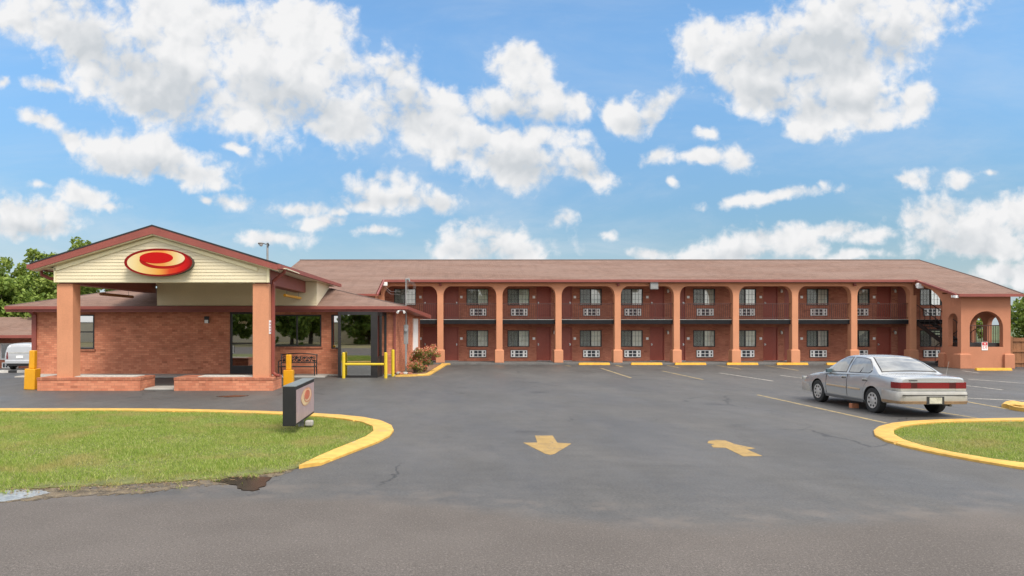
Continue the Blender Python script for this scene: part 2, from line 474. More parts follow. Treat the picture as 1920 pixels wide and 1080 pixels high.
def build_sky():
    class W(NT):
        def __init__(s): pass
    t = W(); t.t = w.node_tree; t.n = t.t.nodes; t.n.clear()
    out = t.new('OutputWorld'); bg = t.new('Background'); t.ln(bg.outputs[0], out.inputs[0])
    sky = t.new('TexSky', sky_type='NISHITA'); sky.sun_disc = False
    sky.sun_elevation = math.asin(SUN.z); sky.sun_rotation = math.atan2(SUN.x, SUN.y)
    sky.altitude = 100; sky.air_density = 1.15; sky.dust_density = .35; sky.ozone_density = 2.0
    tc = t.new('TexCoord'); sp = t.new('SeparateXYZ'); t.ln(tc.outputs['Generated'], sp.inputs[0])
    ay = t.math('MAXIMUM', t.math('ABSOLUTE', sp.outputs[1]), .02)
    u = t.math('DIVIDE', sp.outputs[0], ay); v = t.math('DIVIDE', sp.outputs[2], ay)
    cb = t.new('CombineXYZ'); t.ln(u, cb.inputs[0]); t.ln(v, cb.inputs[1]); P = cb.outputs[0]

    def vadd(a, b):
        n = t.new('VectorMath', operation='ADD'); t.put(n.inputs[0], a); t.put(n.inputs[1], b); return n.outputs[0]

    nz = t.new('TexNoise'); t.ln(P, nz.inputs['Vector']); nz.inputs['Scale'].default_value = 7; nz.inputs['Detail'].default_value = 5
    wv = t.new('VectorMath', operation='MULTIPLY_ADD'); t.ln(nz.outputs['Color'], wv.inputs[0])
    wv.inputs[1].default_value = (.075, .055, 0); wv.inputs[2].default_value = (-.0375, -.0275, 0)
    warp = wv.outputs[0]

    def field(p, lst):
        pw = vadd(p, warp); cur = None
        for c in lst:
            mp = t.new('Mapping', vector_type='TEXTURE')
            if cur is None: t.ln(pw, mp.inputs['Vector'])
            else:   # chained, so that the shader compiler keeps few values alive at once
                ch = t.new('VectorMath', operation='MULTIPLY_ADD'); t.ln(cur, ch.inputs[0]); ch.inputs[1].default_value = (1e-6, 1e-6, 0); t.ln(pw, ch.inputs[2]); t.ln(ch.outputs[0], mp.inputs['Vector'])
            mp.inputs['Location'].default_value = ((c[0] - CX) / F, (HY - c[1]) / F, 0)
            mp.inputs['Rotation'].default_value = (0, 0, R(-c[4])); mp.inputs['Scale'].default_value = (c[2] * 1.06 / F, c[3] * 1.06 / F, 1)
            ln = t.new('VectorMath', operation='LENGTH'); t.ln(mp.outputs[0], ln.inputs[0])
            wt = min(1.0, .42 + .58 * min(c[2], c[3]) / 55); val = t.math('MULTIPLY_ADD', ln.outputs['Value'], -wt, wt)
            cur = val if cur is None else t.math('SMOOTH_MAX', cur, val, .12)
        return cur

    def puff(p, sc, det):
        n = t.new('TexVoronoi', feature='SMOOTH_F1'); n.voronoi_dimensions = '2D'; t.ln(p, n.inputs['Vector'])
        n.inputs['Scale'].default_value = sc; n.inputs['Detail'].default_value = det; n.inputs['Roughness'].default_value = .55
        n.inputs['Lacunarity'].default_value = 2.3; n.inputs['Smoothness'].default_value = .45
        return t.math('SUBTRACT', .42, n.outputs['Distance'])

    def relief(p):
        a = puff(vadd(p, warp2), 13, 2.0)
        return t.math('ADD', a, t.math('MULTIPLY', t.math('SUBTRACT', t.noise(p, 16, 5, .58, .2), .5), .85))
    w2 = t.new('VectorMath', operation='MULTIPLY_ADD'); n2 = t.new('TexNoise'); t.ln(P, n2.inputs['Vector']); n2.inputs['Scale'].default_value = 24; n2.inputs['Detail'].default_value = 4
    t.ln(n2.outputs['Color'], w2.inputs[0]); w2.inputs[1].default_value = (.035, .03, 0); w2.inputs[2].default_value = (-.0175, -.015, 0); warp2 = w2.outputs[0]
    b0 = field(P, CLOUDS); b1 = field(P, GREY)
    s0 = relief(P); s1 = relief(vadd(P, (-.007, .016, 0)))
    fine = t.math('SUBTRACT', t.noise(P, 48, 6, .62, .3), .5)
    lowf = t.math('SUBTRACT', t.noise(P, 6, 3, .5), .5)
    bc = t.math('MINIMUM', b0, .50)
    d0 = t.math('ADD', t.math('ADD', bc, t.math('MULTIPLY', s0, .50)), t.math('ADD', t.math('MULTIPLY', fine, .92), t.math('MULTIPLY', lowf, .62)))
    alpha = t.ramp(d0, -.24, .30)
    # sunlit towards the top edge, grey where much cloud lies above
    rel = t.math('SUBTRACT', s0, s1)
    thick = t.ramp(t.math('ADD', b1, t.math('MULTIPLY', lowf, .5)), -.25, .75)
    g = t.math('ADD', t.math('MULTIPLY', thick, .80), .12)
    g = t.math('SUBTRACT', g, t.math('MULTIPLY', rel, .80))
    g = t.math('SUBTRACT', g, t.math('MULTIPLY', fine, .30), clamp=True)
    ccol = t.mix(g, (.985, .985, .99), (.665, .705, .745))
    # thin veil
    veil = t.ramp(t.noise(t.mapped(P, (1.0, 3.2, 1), rot=(0, 0, .12)), 2.6, 7, .62, .4), .40, .80, 0, .72)
    low = t.ramp(v, .02, .34, 1, .35)
    veil = t.math('MULTIPLY', veil, low)
    skc = t.new('HueSaturation'); t.ln(sky.outputs[0], skc.inputs['Color']); skc.inputs['Saturation'].default_value = SKY_SAT; skc.inputs['Value'].default_value = SKY_VAL
    skt = t.mix(1.0, skc.outputs[0], SKY_TINT, 'MULTIPLY')
    skt = t.mix(1.0, skt, t.mix(t.ramp(v, .0, .48), (.335, .352, .495), (.84, .88, 1.12)), 'MULTIPLY')
    K = 1.0 / SKY_STR
    def cs(c):  # cloud colours are radiances
        n = t.new('VectorMath', operation='SCALE'); t.put(n.inputs[0], c); n.inputs['Scale'].default_value = K * CLOUD_GAIN; return n.outputs[0]
    hz = t.math('MULTIPLY', t.ramp(v, .0, .16, 1, 0), .6)
    skt = t.mix(hz, skt, cs((.66, .76, .86)))
    c = t.mix(veil, skt, cs((.80, .86, .92)))
    c = t.mix(alpha, c, cs(ccol))
    t.ln(c, bg.inputs[0]); bg.inputs[1].default_value = SKY_STR
    # the rest of the dome: sky with unseen bright cloud added as fill light
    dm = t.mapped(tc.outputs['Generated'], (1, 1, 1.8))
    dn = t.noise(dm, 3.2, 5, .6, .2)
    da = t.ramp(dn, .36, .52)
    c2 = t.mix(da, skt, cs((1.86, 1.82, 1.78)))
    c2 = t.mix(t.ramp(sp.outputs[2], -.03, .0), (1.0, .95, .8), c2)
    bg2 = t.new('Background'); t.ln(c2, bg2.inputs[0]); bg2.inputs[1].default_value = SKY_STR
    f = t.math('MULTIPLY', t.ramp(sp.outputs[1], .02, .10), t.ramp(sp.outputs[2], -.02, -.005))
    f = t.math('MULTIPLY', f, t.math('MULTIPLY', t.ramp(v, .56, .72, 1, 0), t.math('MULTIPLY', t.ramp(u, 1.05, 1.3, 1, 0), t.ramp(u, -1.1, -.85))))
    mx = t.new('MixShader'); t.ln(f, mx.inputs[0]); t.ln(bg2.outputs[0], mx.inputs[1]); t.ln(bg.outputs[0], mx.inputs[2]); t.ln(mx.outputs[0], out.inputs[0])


SKY_STR, SKY_SAT, SKY_VAL, SKY_TINT, CLOUD_GAIN = .08, 1.0, 1.0, (1.0, 1.22, 1.05), .43
build_sky()
vs_ = S.view_settings; S.display_settings.display_device = 'sRGB'
vs_.view_transform = 'Standard'; vs_.look = 'None'; vs_.exposure = 1.1; vs_.gamma = 1
S.cycles.max_bounces = 6; S.cycles.transparent_max_bounces = 12; S.cycles.use_denoising = True


# ------------------------------------------------------------------ ground
def zlot(x, y):
    u = min(max((y - 33.5) / 16, 0), 1.4); v = min(max((-19.6 - x) / 4, 0), 1)
    return -.75 * u * v


def grid(name, x0, x1, y0, y1, nx, ny, zf, mat):
    mb = MB()
    vs = [(x0 + (x1 - x0) * i / nx, y0 + (y1 - y0) * j / ny) for j in range(ny + 1) for i in range(nx + 1)]
    mb.add([(x, y, zf(x, y)) for x, y in vs], [[j * (nx + 1) + i, j * (nx + 1) + i + 1, (j + 1) * (nx + 1) + i + 1, (j + 1) * (nx + 1) + i] for j in range(ny) for i in range(nx)])
    return mb.build(name, mat, recalc=False)


GRASSG = M('far grass', (.06, .085, .025), .95, .4, .05, 2)
tag(grid('ground', -3000, 3000, -3000, 3000, 8, 8, lambda x, y: -1.3, GRASSG), 'flat grassy land reaching the horizon', 'ground', kind='structure')
tag(grid('road', -90, 90, -7.5, 10.6, 4, 2, lambda x, y: -.004, ROADM), 'worn grey brown road across the foreground', 'road', kind='structure')


def zl(x, y):
    e = max(0, (abs(x) - 52) / 8, (y - 70) / 8)
    return zlot(x, y) - min(1.35, e * 1.4) - (.05 if y < 5.6 else 0)


tag(grid('parking_lot', -60, 60, 5.5, 78, 60, 48, zl, ASPH), 'dark sealed asphalt parking lot with cracks and patches', 'parking lot', kind='structure')
tag(grid('verge', -90, 90, -60, -7.45, 4, 4, lambda x, y: -.06, M('dry verge', (.20, .17, .08), .95, .4, .3, 6)), 'grass verge on the near side of the road', 'verge', kind='structure')


def ribbon(name, outer, inner, ztop, label, mats=YEL, zb=0.0):
    "kerb between two plan polylines with the same number of points"
    def resample(pl, n=60):
        d = [0]
        for a, b in zip(pl, pl[1:]): d.append(d[-1] + math.dist(a, b))
        r = []
        for i in range(n + 1):
            t_ = d[-1] * i / n
            k = max(j for j in range(len(d) - 1) if d[j] <= t_ + 1e-9)
            q = (t_ - d[k]) / max(1e-9, d[k + 1] - d[k])
            r.append((pl[k][0] + (pl[k + 1][0] - pl[k][0]) * q, pl[k][1] + (pl[k + 1][1] - pl[k][1]) * q))
        return r
    o, i = smooth_pl(resample(outer)), smooth_pl(resample(inner))
    mb = MB(); rings = []
    for k, (a, b) in enumerate(zip(o, i)):
        j = .012 * math.sin(k * 1.7) + .008 * math.sin(k * 4.1)
        ax, ay = a[0] + (a[0] - b[0]) * j, a[1] + (a[1] - b[1]) * j
        m = .12
        rings.append([(ax, ay, zb - .02), (ax, ay, ztop * .62), (ax + (b[0] - ax) * m, ay + (b[1] - ay) * m, ztop),
                      (b[0], b[1], ztop), (b[0], b[1], zb - .02)])
        if k % 7 == 3 and k + 1 < len(o):
            for fr_, dz in ((.44, 0), (.455, .03), (.545, .03), (.56, 0)):
                a2 = (a[0] + (o[k + 1][0] - a[0]) * fr_, a[1] + (o[k + 1][1] - a[1]) * fr_); b2 = (b[0] + (i[k + 1][0] - b[0]) * fr_, b[1] + (i[k + 1][1] - b[1]) * fr_)
                rings.append([(a2[0], a2[1], zb - .02), (a2[0], a2[1], ztop * .62 - dz), (a2[0] + (b2[0] - a2[0]) * m, a2[1] + (b2[1] - a2[1]) * m, ztop - dz), (b2[0], b2[1], ztop - dz), (b2[0], b2[1], zb - .02)])
    mb.loft(rings)
    ob = mb.build(name, mats, smooth=True)
    return tag(ob, label, 'kerb', kind='structure'), o, i


def smooth_pl(p, it=2):
    for _ in range(it):
        p = [p[0]] + [((a[0] + 2 * b[0] + c[0]) / 4, (a[1] + 2 * b[1] + c[1]) / 4) for a, b, c in zip(p, p[1:], p[2:])] + [p[-1]]
    return p


def pts(l, z): return [gp(x, y, z) for x, y in l]


KZ = .06
lo = [(-42, 20.2)] + pts([(0, 766.5), (300, 766.5), (530, 772), (589, 775.5), (650, 778), (690, 781), (723, 788), (741, 797)], KZ * .6) \
    + pts([(746.5, 811), (731, 825), (690.6, 838), (650, 853.7), (601, 873)], 0.0)
li = [(-42, 19.6)] + pts([(0, 769.2), (300, 769.2), (530, 775.3), (589, 778.6), (650, 783.5), (690, 790), (707, 797), (711, 803), (709, 810), (690, 818), (670, 826), (609, 846.5), (560.6, 872)], KZ)
_, LO, LI = ribbon('kerb', lo, li, KZ, 'yellow painted kerb curving round the left lawn by the small sign')
ro = [(45, 18.2)] + pts([(1920, 784), (1849, 785.2), (1745, 787.5), (1693, 789.5), (1659.6, 793), (1639, 801.5)], KZ * .6) \
    + pts([(1629, 811), (1631, 818), (1654.5, 829.5), (1693, 841), (1771, 855.5), (1849, 870), (1920, 886)], 0.0) + [(11.6, 9.9)]
ri = [(45, 17.9)] + pts([(1920, 787), (1849, 788.5), (1760, 790.5), (1709, 793.5), (1683, 798), (1669, 804), (1666, 810), (1680, 821.5), (1719, 834.5), (1797, 850.5), (1920, 872)], KZ) + [(12.2, 10.3)]
_, RO, RI = ribbon('kerb', ro, ri, KZ, 'yellow painted kerb round the right lawn island behind the car')
bo = pts([(741, 706.5), (806, 704.5), (838.5, 684.6)], 0) + [(.75, 41.1)]
bi = pts([(767, 702), (798.5, 700), (826.6, 682.6)], .1) + [(.25, 41.1)]
ribbon('kerb', bo, bi, .09, 'pale yellow kerb edging the mulch bed at the office corner')
to = pts([(1960, 752), (1915, 756.5), (1896, 752.5), (1885, 755), (1876, 760)], .05) + pts([(1885, 765), (1920, 771), (1990, 783)], 0)
ti = pts([(1960, 757), (1915, 760), (1900, 758), (1893, 759), (1891, 760.5)], .1) + pts([(1897, 762), (1921, 765), (1990, 776)], .1)
ribbon('kerb', to, ti, .10, 'tip of a yellow kerb at the right edge of the photo beyond the car')

FRONT_L = [gp(x, y, .05) for x, y in [(560, 872), (530, 879), (480, 886), (400, 893), (300, 899), (200, 905), (100, 909), (0, 914)]]
LAWN_L = LI[:-1] + FRONT_L + [(-16, 9.9), (-42, 9.6)]
LAWN_R = RI + [(45, 10.3)]


def inside(poly, X, Y):
    res = np.zeros(len(X), bool); n = len(poly); j = n - 1
    for i in range(n):
        xi, yi = poly[i]; xj, yj = poly[j]
        if yi != yj:
            c = ((yi > Y) != (yj > Y)) & (X < (xj - xi) * (Y - yi) / (yj - yi) + xi)
            res ^= c
        j = i
    return res


def flat_poly(name, poly, z, mat):
    if sum(a[0] * b[1] - b[0] * a[1] for a, b in zip(poly, poly[1:] + poly[:1])) < 0: poly = poly[::-1]
    n = len(poly); mb = MB()
    mb.add([(x, y, z) for x, y in poly] + [(x, y, z - .03) for x, y in poly], [list(range(n))] + [[i + n, (i + 1) % n + n, (i + 1) % n, i] for i in range(n)]); o = mb.build(name, mat, recalc=False)
    return o


tag(flat_poly('lawn', LAWN_L, .018, SOIL), 'soil of the left lawn', 'lawn', kind='structure')
tag(flat_poly('lawn', LAWN_R, .018, SOIL), 'soil of the right lawn island', 'lawn', kind='structure')

GRASS = leaf_mat('grass blade', [(.16, .26, .035), (.27, .37, .055), (.40, .46, .11), (.20, .30, .04), (.58, .56, .24)], .42,
                 (.7, (.46, .37, .15), .46, .68, .72))


def grass(name, poly, bounds, dens, label, hmax=.06, front=None):
    x0, x1, y0, y1 = bounds; n = int((x1 - x0) * (y1 - y0) * dens)
    X = RNG.uniform(x0, x1, n); Y = RNG.uniform(y0, y1, n)
    vis = np.abs((X / Y * F + CX) - 960) < 1120
    k = inside(poly, X, Y) & vis
    if front:
        fx = np.array(sorted(front)); yf = np.interp(X, fx[:, 0], fx[:, 1]); wob = .16 * np.sin(X * 2.9) + .10 * np.sin(X * 7.3 + 1) + .06 * np.sin(X * 17)
        k &= RNG.uniform(0, 1, n) < np.clip((Y - yf - .02 + wob) / .50, 0, 1)
        tuft = (Y < yf + .15) & (Y > yf - .60) & (np.sin(X * 5.1) * np.sin(Y * 9 + X * 2) + .5 * np.sin(X * 13 + Y * 3) > .55) & (RNG.uniform(0, 1, n) < .35) & vis & (X < -2.4)
        k |= tuft
    X, Y = X[k], Y[k]; n = len(X)
    h = RNG.uniform(.25, 1, n) ** 1.5 * hmax * (1.0 + .4 * np.sin(X * 1.7 + 1) * np.sin(Y * 2.3) + .5 * np.maximum(0, np.sin(X * 6.1 + 2 * np.sin(Y * 3)) * np.sin(Y * 7.7 + np.sin(X * 4)) - .3)); a = RNG.uniform(0, 2 * np.pi, n); wd = RNG.uniform(.004, .008, n)
    bend = RNG.uniform(.2, 1.0, n) * h; b = RNG.uniform(0, 2 * np.pi, n)
    V = np.zeros((n, 3, 3)); z = .015
    V[:, 0] = np.stack([X - np.cos(a) * wd, Y - np.sin(a) * wd, np.full(n, z)], 1)
    V[:, 1] = np.stack([X + np.cos(a) * wd, Y + np.sin(a) * wd, np.full(n, z)], 1)
    V[:, 2] = np.stack([X + np.cos(b) * bend, Y + np.sin(b) * bend, z + h], 1)
    me = bpy.data.meshes.new(name); me.vertices.add(n * 3); me.vertices.foreach_set('co', V.ravel())
    me.loops.add(n * 3); me.loops.foreach_set('vertex_index', np.arange(n * 3)); me.polygons.add(n)
    me.polygons.foreach_set('loop_start', np.arange(0, n * 3, 3)); me.polygons.foreach_set('loop_total', np.full(n, 3))
    me.materials.append(GRASS); me.update(); me.validate()
    o = bpy.data.objects.new(name, me); COL.objects.link(o)
    return tag(o, label, 'grass', kind='stuff')


grass('lawn_grass', LAWN_L, (-20, 0, 9.0, 20.5), 3200, 'mown green grass of the left lawn round the small sign', front=FRONT_L + [(-42, 9.6)])
grass('lawn_grass', LAWN_R, (8, 18, 9.5, 18.5), 2400, 'mown patchy grass of the right island behind the silver car')


def dirt_mat():
    t = NT('wet dirt and litter'); p = t.pos()
    n = t.noise(p, 6, 7, .7); b = t.noise(p, 45, 3, .6)
    c = t.mix(t.ramp(n, .35, .65), (.045, .034, .024), (.20, .15, .095))
    c = t.mix(t.ramp(b, .52, .68, 0, .7), c, (.33, .27, .15))
    c = t.mix(t.ramp(t.noise(p, 2.2, 6, .7), .50, .62, 0, .7), c, (.10, .092, .084))
    t.bsdf(c, .7, .4, 0, t.bump(t.noise(p, 30, 5, .7), .8, .03))
    return t.m


DIRT = dirt_mat()
random.seed(3)
up_ = [gp(x, y, .01) for x, y in [(560, 874), (500, 888), (400, 896), (200, 908), (0, 917), (-300, 930)]]
dn_ = [gp(x, y, .01) for x, y in [(-300, 950), (-60, 944), (0, 941), (60, 936), (130, 930), (200, 926), (270, 924), (330, 915), (380, 908), (440, 908), (480, 901), (515, 893), (545, 884)]]
rag = []
for a_, b_ in zip(dn_, dn_[1:]):
    for q_ in range(10):
        rag.append((a_[0] + (b_[0] - a_[0]) * q_ / 10, a_[1] + (b_[1] - a_[1]) * q_ / 10 + random.gauss(0, .035)))
dn_ = rag + dn_[-1:]
tag(flat_poly('dirt_verge', up_ + dn_, .006, DIRT), 'strip of wet dirt and dead grass between the left lawn and the road', 'dirt', kind='structure')
WATER = M('shallow water', (.26, .26, .25), .2, .4, 4, 20, spec=.35)
WATER2 = M('muddy water', (.020, .014, .010), .22, .8, 7, 40, spec=.12)


def puddle(poly, label, mat, z=.011):
    r = []
    q = [gp(*p, .01) for p in poly]
    for a, b in zip(q, q[1:] + q[:1]):
        for i in range(5):
            s_ = i / 5; jx, jy = random.uniform(-.03, .03), random.uniform(-.03, .03)
            r.append((a[0] + (b[0] - a[0]) * s_ + jx, a[1] + (b[1] - a[1]) * s_ + jy))
    tag(flat_poly('puddle', r, z, mat), label, 'puddle', kind='structure')


puddle([(-60, 925), (-20, 919), (40, 917), (80, 919), (92, 924), (60, 931), (20, 938), (-60, 946)], 'shallow puddle mirroring the sky at the left edge of the road', WATER)
puddle([(398, 902), (430, 895), (470, 893), (506, 895), (500, 908), (478, 920), (455, 918), (440, 909)], 'dark reddish puddle at the corner of the left lawn', WATER2)
puddle([(405, 743), (440, 741), (468, 741.5), (445, 744), (425, 744.5)], 'thin muddy wet streak before the canopy planter', WATER2)
n_ = 1500; LX = RNG.uniform(-9.5, -2.3, n_); fxs = np.array(sorted(FRONT_L)); LY = np.interp(LX, fxs[:, 0], fxs[:, 1]) - np.abs(RNG.normal(0, .20, n_)) + .10
la = RNG.uniform(0, 6.28, n_); ls = RNG.uniform(.008, .028, n_); lz_ = RNG.uniform(.010, .022, n_)
ca, sa = np.cos(la) * ls, np.sin(la) * ls
LV = np.stack([np.stack([LX + ca, LY + sa, lz_], 1), np.stack([LX - sa * .4, LY + ca * .4, lz_ + .008], 1), np.stack([LX - ca, LY - sa, lz_], 1), np.stack([LX + sa * .4, LY - ca * .4, lz_ + .003], 1)], 1)
lme = bpy.data.meshes.new('leaf_litter'); lme.from_pydata(LV.reshape(-1, 3).tolist(), [], np.arange(n_ * 4).reshape(-1, 4).tolist())
lme.materials.append(leaf_mat('dead leaves', [(.16, .09, .04), (.32, .22, .10), (.08, .05, .03), (.42, .34, .18)], .1))
tag(bpy.data.objects.new('leaf_litter', lme), 'dead leaves and straw strewn along the front edge of the left lawn', 'leaf litter', kind='stuff'); COL.objects.link(bpy.data.objects['leaf_litter'])

# painted markings: arrows and lines, each its own sheet
def marking(name, poly, label, cat, mat, group, z=.004):
    o = flat_poly(name, [gp(*p) for p in poly], z, mat); return tag(o, label, cat, group, 'thing')


q = lambda l: [(960 + x / 4, 790 + y / 4) for x, y in l]
marking('pavement_arrow', q([(172, 108), (305, 108), (340, 161), (445, 168), (320, 244), (287, 252), (247, 243), (85, 161), (190, 160)]),
        'yellow arrow pointing towards the road, painted in the lane', 'road marking', ARROWM, 'arrows painted on the asphalt')
marking('pavement_arrow', [(780 + x / 2.4615, 675 + y / 2.4615) for x, y in [(1350, 374), (1385, 369), (1425, 371), (1472, 389), (1566, 408), (1527, 413), (1598, 443), (1510, 445), (1428, 405), (1372, 404), (1362, 394), (1378, 389), (1345, 384)]],
        'yellow arrow with worn tip, painted nearer the car', 'road marking', ARROWM, 'arrows painted on the asphalt')


def stripe(a, b, label, mat=LINE, w=.10):
    p, r_ = Vector(gp(*a)), Vector(gp(*b)); d = (r_ - p).normalized(); n = Vector((-d.y, d.x)) * w / 2
    o = flat_poly('parking_line', [tuple(p + n), tuple(r_ + n), tuple(r_ - n), tuple(p - n)], .004, mat)
    tag(o, label, 'parking line', 'painted parking lines', 'thing')


for a, b, l, m_, w_ in [
    ((1127, 690.6), (1183, 708.5), 'leftmost long faded stall line before the motel arcade', LINE, .1),
    ((1242, 695.6), (1318, 712), 'second long faded stall line from the left before the motel arcade', LINE, .1),
    ((1350, 699.4), (1449, 714.5), 'third long stall line, pale, ending left of the silver car', LINEW, .1),
    ((1463, 703.7), (1540, 714), 'pale stall line running behind the front of the silver car', LINEW, .1),
    ((1060, 685), (1070, 686.8), 'shortest stub of a line at the walkway left of the wheel stops', LINE, .12),
    ((1155, 685), (1167, 688), 'short stub of a line between the first two wheel stops', LINE, .12),
    ((1251, 685.2), (1273, 689.4), 'short line between the second and third wheel stops', LINE, .1),
    ((1345, 685.2), (1391, 692.7), 'line starting between the third and fourth wheel stops', LINE, .1),
    ((1435, 685.2), (1496, 694.4), 'line starting between the fourth and fifth wheel stops', LINE, .1),
    ((1420, 740.3), (1662, 793.5), 'long yellow line along the left side of the silver car', LINE, .10),
    ((1700, 762.8), (1849, 787), 'yellow line along the right rear of the silver car', LINE, .10),
    ((1800, 751), (1900, 769), 'yellow line to the right of the silver car', LINE, .10),
    ((1815, 746.8), (1960, 753), 'pale line running sideways right of the silver car', LINEW, .13),
    ((1815, 711), (1925, 719), 'upper faint pale line between the car and the stair tower', LINEW, .1),
    ((1800, 721.8), (1880, 731), 'lower faint pale line right of the car roof', LINEW, .1),
    ((1803, 695), (1835, 699.5), 'short faint line before the stair tower plinth', LINEW, .1),
    ((1565, 689), (1600, 694), 'line behind the silver car before the arcade', LINE, .1),
]:
    stripe(a, b, l, m_, w_)

# ------------------------------------------------------------------ motel
D0, DW = 41.5, 43.3
cxs = [.17 + 3.4225 * i for i in range(-1, 9)]
motel = thing('motel_building', (12, 43, 0), 'long two storey brick motel with peach arcade and brown roof', 'motel')
Z1, Z2 = .10, 2.60
period = 6.845
win_x = [2.415 + period * k for k in range(-1, 5)] + [4.894 + period * k for k in range(-1, 4)]
win_x = [x for x in win_x if -3.4 < x < 31]
door_x = [.85 + period * k for k in range(0, 5)] + [-.42 + period * k for k in range(0, 5)]
WW, WH, DWD, DH, AW, AH = 1.32, 1.00, .88, 2.05, .98, .41
x0w, x1w = -9.0, 31.35
ops = []
for x in win_x:
    for zf in (Z1, Z2):
        ops += [(x - WW / 2 - x0w, x + WW / 2 - x0w, zf + .86, zf + .86 + WH)]
for x in door_x:
    for zf in (Z1, Z2):
        ops += [(x - DWD / 2 - x0w, x + DWD / 2 - x0w, zf, zf + DH)]
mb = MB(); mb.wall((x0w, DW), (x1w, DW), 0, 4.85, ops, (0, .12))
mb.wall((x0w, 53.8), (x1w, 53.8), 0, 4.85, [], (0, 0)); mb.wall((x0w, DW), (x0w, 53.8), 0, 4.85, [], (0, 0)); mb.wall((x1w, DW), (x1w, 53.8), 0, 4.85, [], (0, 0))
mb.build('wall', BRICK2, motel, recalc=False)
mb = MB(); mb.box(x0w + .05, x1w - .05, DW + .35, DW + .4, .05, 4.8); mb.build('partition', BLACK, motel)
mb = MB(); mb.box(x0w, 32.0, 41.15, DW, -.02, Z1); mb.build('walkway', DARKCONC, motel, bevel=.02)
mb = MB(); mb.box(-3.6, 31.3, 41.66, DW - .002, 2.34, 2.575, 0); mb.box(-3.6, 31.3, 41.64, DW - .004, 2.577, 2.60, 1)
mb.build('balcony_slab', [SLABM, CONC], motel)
# arcade
for i, c in enumerate(cxs):
    mb = MB(); mb.box(c - .18, c + .18, D0, D0 + .40, .85, 4.0)
    mb.loft([[(c - a, D0 - e, z), (c + a, D0 - e, z), (c + a, D0 + .40 + e, z), (c - a, D0 + .40 + e, z)] for a, e, z in ((.26, .07, .1), (.26, .07, .80), (.24, .05, .84), (.181, .001, .86))])
    mb.build('column', STUCCO, motel, bevel=.018)
mb = MB(); zs, zt, ra = 4.0, 4.53, .46
for c0, c1 in zip(cxs, cxs[1:]):
    l, r = c0 + .18, c1 - .18
    poly = [(c0, zs), (l, zs)] + arc(l + ra, zs, ra, 180, 90, 10, zt - zs) + arc(r - ra, zs, ra, 90, 0, 10, zt - zs) + [(r, zs), (c1, zs), (c1, 4.86), (c0, 4.86)]
    # drop the doubled spring points
    cl = [poly[0]]
    for p in poly[1:]:
        if math.dist(p, cl[-1]) > 1e-4: cl.append(p)
    n = len(cl); mb.prism(cl, 'y', D0 + .001, D0 + .399, 0, skip=(n - 1, n - 3) if True else ())
mb.build('arcade_beam', STUCCO, motel)
mb = MB(); mb.box(-3.43, -3.43 + .001, D0, D0 + .4, 4, 4.86); mb.build('beam_end', STUCCO, motel)
mb = MB(); mb.box(-3.6, 31.5, 41.24, DW, 4.70, 4.735, 0); mb.build('soffit', M('soffit paint', (.30, .15, .10), .8), motel)

# railings, one per bay
for c0, c1 in zip(cxs, cxs[1:]):
    mb = MB(); l, r = c0 + .18, c1 - .18; y = D0 + .21
    mb.box(l, r, y - .02, y + .02, 3.49, 3.53); mb.box(l, r, y - .015, y + .015, 2.69, 2.715)
    n = 27
    for k in range(1, n):
        x = l + (r - l) * k / n; t_ = .016 if k % 9 == 0 else .0085
        mb.box(x - t_, x + t_, y - t_, y + t_, 2.60 if k % 9 == 0 else 2.715, 3.49)
    mb.build('railing', M('railing paint', (.075, .026, .02), .5) if c0 == cxs[0] else bpy.data.materials['railing paint'], motel)


def sub(mb, name, mats, parent, **k):
    o = mb.build(name, mats, None, **k); o.parent = parent; return o


# window prototype in its own coordinates (centre of opening, outside towards -y)
def make_window():
    mb = MB(); a, b = WW / 2, WH / 2; f = .042
    for (x0, x1, z0, z1) in ((-a, a, b - f, b), (-a, a, -b, -b + f), (-a, -a + f, -b + f, b - f), (a - f, a, -b + f, b - f)):
        mb.box(x0, x1, -.015, .09, z0, z1)
    mb.box(-.035, .035, .0, .085, -b + f, b - f)
    for sx in (-1, 1):
        for k in (1, 2):
            x = sx * (.035 + (a - f - .035) * k / 3); mb.box(x - .0055, x + .0055, .018, .028, -b + f, b - f)
        for k in (1, 2):
            z = -b + f + (2 * b - 2 * f) * k / 3
            x0, x1 = sorted((sx * .035, sx * (a - f))); mb.box(x0, x1, .0182, .0282, z - .0055, z + .0055)
    fr = mb.build('window', BLACK)
    g = MB(); g.box(-a + f, a - f, .045, .05, -b + f, b - f); sub(g, 'pane', GLASS_M, fr)
    s = MB(); s.quad((-a + f, .01, -b + f), (-.035, .01, -b + f), (-.035, .01, b - f), (-a + f, .01, b - f)); sub(s, 'insect_screen', SCREENM, fr, recalc=False)
    c = MB(); n = 90; top, bot = b - .02, -b + .02
    vs = []
    for i in range(n + 1):
        x = -a + .03 + (2 * a - .06) * i / n; y = .082 + .016 * math.sin(i * .9) + .010 * math.sin(i * .37 + 1)
        vs += [(x, y, bot), (x, y, top)]
    c.add(vs, [[2 * i, 2 * i + 2, 2 * i + 3, 2 * i + 1] for i in range(n)]); sub(c, 'curtain', CURTAIN, fr, recalc=False, smooth=True)
    return fr


